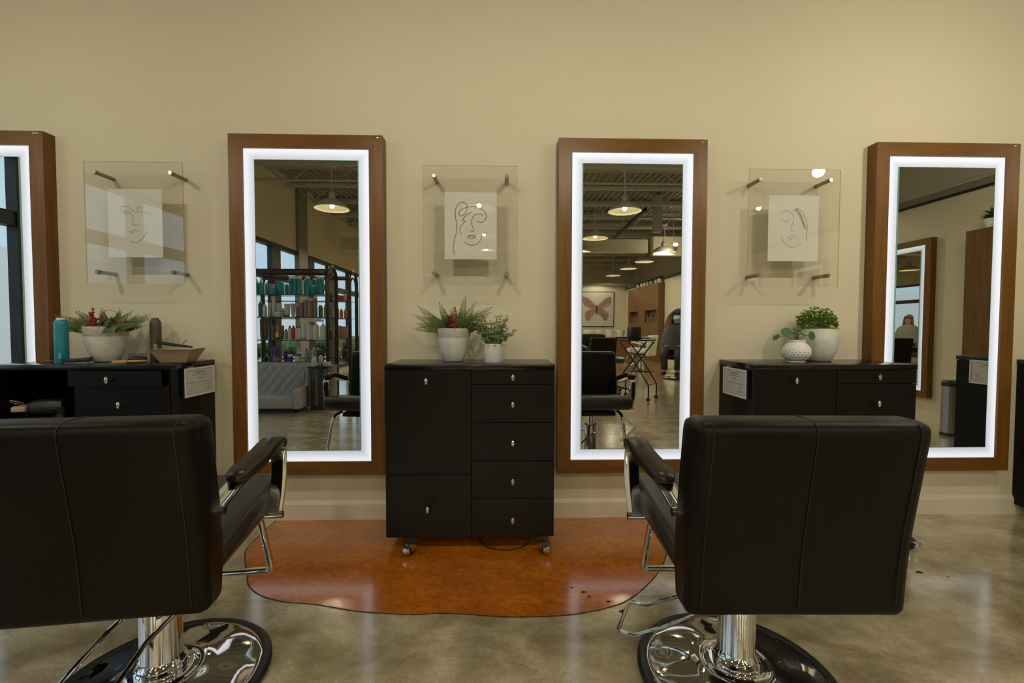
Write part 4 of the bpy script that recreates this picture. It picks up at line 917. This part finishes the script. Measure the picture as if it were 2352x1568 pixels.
for s in (-1, 1):
    for wn in wings:
        pts = [(p[0]+.006*math.sin(37*p[2]+s), p[1], p[2]+.006*math.sin(41*p[0]+2*s)) for p in curve([(s*x*1.12, .0462, z*1.1) for x, z in wn], 6)]; MB().prism(pts, (0, .0012, 0)).build('wing', m_bf, cv, smooth=0)
    for x, z, q in ((.30, .26, .07), (.42, .33, .05), (.20, .14, .06), (.26, -.20, .06), (.32, -.33, .05), (.14, -.08, .05)):
        MB().prism([(s*1.12*(x+q*(1+.3*math.sin(3*a))*math.cos(a)), .0476, 1.1*(z+q*.7*math.sin(a))) for a in [k*PI/9 for k in range(18)]], (0, .0008, 0)).build('wing_spot', m_bf2, cv, smooth=0)
MB().ball((0, .047, -.02), (.03, .004, .20), 10, 10).build('body', m_hairb, cv)
# shampoo bowls
r = thing('backwash_counter', 'long white basin counter under the butterfly painting', 'counter', (3.65, -13.35, 0))
MB().box(-.75, .68, -.25, .25, 0, .66).build('base', m_wood2, r, smooth=0); MB().box(-.80, .70, -.30, .32, .66, .70, .01).build('worktop', m_white, r)
for i in range(4):
    r = thing('shampoo_bowl', 'white shampoo bowl, %s from the left in the basin row' % ORD[i], 'basin', (3.10+.36*i, -13.25, .701), 0, 'shampoo bowls in a row')
    MB().lathe([(0, 0), (.09, 0), (.15, .12), (.17, .25), (.16, .255), (.14, .16), (.07, .05), (0, .045)], 24).build('bowl', m_white, r)
    MB().tube(curve([(0, -.19, .0), (0, -.19, .30), (0, -.12, .36), (0, -.06, .32)], 4), .012, 8).build('tap', m_chrome, r)
r = thing('low_cabinet', 'low walnut counter beyond the trolley', 'cabinet', (3.60, -11.0, 0)); MB().box(-.26, .28, -.25, .2, 0, .74).build('body', m_wood2, r, smooth=0); MB().box(-.28, .30, -.27, .22, .74, .77).build('top', m_esptop, r, smooth=0)
r = thing('reception_chair', 'dark brown armchair in the back of the salon, left of the counter', 'armchair', (2.0, -7.9, 0)); MB().box(-.35, .35, -.3, .3, .1, .45, .04).build('seat', m_leather, r); MB().box(-.35, .35, .2, .33, .4, .92, .05).build('backrest', m_leather, r)
for s in (-1, 1): MB().box(s*.35-.06, s*.35+.06, -.3, .3, .1, .66, .05).build('arm', m_leather2, r)
MB().box(-.3, .3, -.25, .25, 0, .1).build('plinth', m_dark, r, smooth=0)
# folding trolley
r = thing('folding_trolley', 'black folding trolley with crossed legs and a tray', 'trolley', (2.05, -4.30, 0), math.radians(-52))
for s in (-1, 1):
    for q in (-1, 1):
        g = MB(); x = s*.17
        g.tube(curve([(x, -q*.24, .06), (x, -q*.24, .22), (x, -q*.20, .30), (x, 0, .60), (x, q*.20, .86)], 3), .011, 8); lg = g.build('leg', m_black, r)
        w_ = MB().lathe([(0, -.012), (.028, -.012), (.028, .012), (0, .012)], 16); w_.xform(Matrix.Translation((x, -q*.24, .030)) @ Matrix.Rotation(PI/2, 4, 'Y')); w_.build('caster', m_rubber, lg)
for q in (-1, 1): MB().tube([(-.17, q*.235, .24), (.17, q*.235, .24)], .007, 8).build('stretcher', m_black, r)
MB().box(-.20, .20, -.22, .22, .87, .895, .006).build('tray', m_black, r)
r = thing('tool_case', 'black upright tool case standing in the trolley tray', 'case', (1.98, -4.22, .8956), math.radians(-20)); MB().box(-.085, .085, -.06, .06, 0, .185, .01).build('body', m_black, r)
r = thing('foil_dispenser', 'grey foil dispenser lying at the end of the trolley tray', 'dispenser', (2.20, -4.42, .8956), .3); MB().box(-.09, .09, -.045, .045, 0, .035, .006).build('body', m_steel, r)
# stool
r = thing('rolling_stool', 'black rolling stool with five-arm base beside the trolley', 'stool', (1.86, -4.86, 0))
MB().lathe([(0, .50), (.15, .505), (.175, .53), (.17, .57), (.12, .59), (0, .595)], 28).build('seat', m_black, r); MB().lathe([(0, .09), (.024, .09), (.024, .34), (.018, .34), (.018, .50), (0, .50)], 14).build('column', m_black, r)
for k in range(5):
    a = 2*PI*k/5+.3; l = MB().tube([(0, 0, .11), (.20*math.cos(a), .20*math.sin(a), .085), (.26*math.cos(a), .26*math.sin(a), .066)], [.02, .016, .013], 8).build('leg', m_black, r)
    MB().ball((.26*math.cos(a), .26*math.sin(a), .028), (.026, .026, .028), 10, 8).build('caster', m_rubber, l)
# people
def person(label, loc, rz, top, legs, hair, maskm=None, shoe=None):
    r = thing('person', label, 'person', loc, rz)
    me = bpy.data.meshes.new('body'); o = bpy.data.objects.new('body', me); COL.objects.link(o); o.parent = r
    V = [(0, 0, .60, .16), (0, .0, .78, .15), (0, .0, .98, .165), (0, .01, 1.08, .11), (0, .01, 1.15, .055), (0, .02, 1.24, .085), (0, .025, 1.34, .095)]
    E = [(0, 1), (1, 2), (2, 3), (3, 4), (4, 5), (5, 6)]
    for s in (-1, 1):
        b = len(V); V += [(s*.11, .05, .58, .10), (s*.13, .42, .56, .075), (s*.13, .47, .32, .055), (s*.13, .46, .17, .04)]; E += [(0, b), (b, b+1), (b+1, b+2), (b+2, b+3)]
        b = len(V); V += [(s*.19, .0, 1.03, .062), (s*.25, .05, .80, .05), (s*.14, .28, .70, .04)]; E += [(3, b), (b, b+1), (b+1, b+2)]
    me.from_pydata([v[:3] for v in V], E, [])
    sk = o.modifiers.new('skin', 'SKIN'); sk.use_smooth_shade = True
    for i, v in enumerate(V): me.skin_vertices[0].data[i].radius = (v[3], v[3]*.8)
    me.skin_vertices[0].data[0].use_root = True
    sb = o.modifiers.new('sub', 'SUBSURF'); sb.levels = 2; sb.render_levels = 2; me.materials.append(m_skin)
    g = MB()
    g.lathe([(.075, 1.16), (.17, 1.12), (.265, 1.03), (.31, .80), (.33, .62), (.30, .60), (0, .62)], 24, fn=lambda q, z, a: (q*(1 if math.sin(a) < 0 else 1+.75*max(0, (1.05-z))*math.sin(a))*(1+.03*math.sin(9*a)), z))
    g.build('cape' if top is m_cape else 'sweater', top, r, smooth=60)
    for s in (-1, 1):
        MB().tube(curve([(s*.11, .05, .58), (s*.13, .40, .57), (s*.135, .475, .45), (s*.13, .47, .22)], 5), [.105]*6+[.085]*5+[.068]*5, 12).build('trouser_leg', legs, r, smooth=60)
        g = MB().ball((s*.13, .52, .145), (.048, .12, .045), 12, 8); g.build('shoe', shoe or m_cape, r)
        MB().lathe([(0, .16), (.045, .16), (.042, .215), (0, .215)], 12, (s*.13, .465, 0)).build('sock', m_sock, r)
        hd = MB(); c = Vector((s*.12, .30, .70)); hd.ball(c, (.036, .045, .018), 10, 8)
        for k in range(4): hd.tube([c+Vector((-.026+.017*k, .03, .004)), c+Vector((-.028+.018*k, .075+.008*math.sin(k), .0)), c+Vector((-.028+.018*k, .10+.008*math.sin(k), -.016))], [.009, .008, .006], 7)
        hd.tube([c+Vector((-s*.03, .0, 0)), c+Vector((-s*.052, .035, -.002)), c+Vector((-s*.05, .06, -.01))], [.010, .009, .007], 7); hd.build('hand', m_skin, r)
    h = MB().ball((0, -.028, 1.365), (.100, .098, .098), 16, 12)
    for k in range(14):
        a = PI+PI*k/13; x, y = .088*math.cos(a), .03+.09*math.sin(a); h.tube(curve([(x*.8, y*.8, 1.40), (x*1.12, y*1.12-.01, 1.28), (x*1.25, y*1.2-.01, 1.12), (x*1.2, y*1.2, .98+.03*(k % 3))], 3), [.03]*5+[.034]*3+[.018]*2, 7)
    h.build('hair', m_hairb if maskm else hair, r, smooth=60)
    if maskm:
        g = MB()
        for k in range(7): g.tube(curve([(-.06-.012*k, -.05, 1.42-.01*k), (-.12-.012*k, -.06, 1.30), (-.16-.014*k, -.05, 1.15), (-.20-.012*k, -.03, 1.02)], 4), [.028]*12+[.015], 7)
        g.build('loose_hair', hair, r, smooth=60)
    f = MB().ball((0, .118, 1.285), (.014, .022, .02), 8, 6)
    for s in (-1, 1): f.ball((s*.034, .112, 1.315), (.013, .006, .006), 8, 6)
    f.build('face_features', m_skin, r)
    if maskm: MB().ball((0, .085, 1.255), (.068, .060, .052), 14, 10).build('face_mask', maskm, r)
    return r
person('person in a black cape and pale face mask, seated in a salon chair', (3.70, -6.93, 0), .62, m_cape, m_cape, m_hair, m_mask)
person('person in a grey knit sweater seated far off by the windows', (-2.6, -11.0, 0), -1.2, m_grey, m_hairb, m_hair)
r = thing('waiting_bench', 'dark bench by the windows under the person in the grey sweater', 'bench', (-2.6, -11.1, 0), -1.2); MB().box(-.5, .5, -.28, .18, .35, .47, .02).build('seat', m_leather, r)
for s in (-1, 1): MB().box(s*.42-.03, s*.42+.03, -.2, .12, 0, .35).build('leg', m_dark, r, smooth=0)
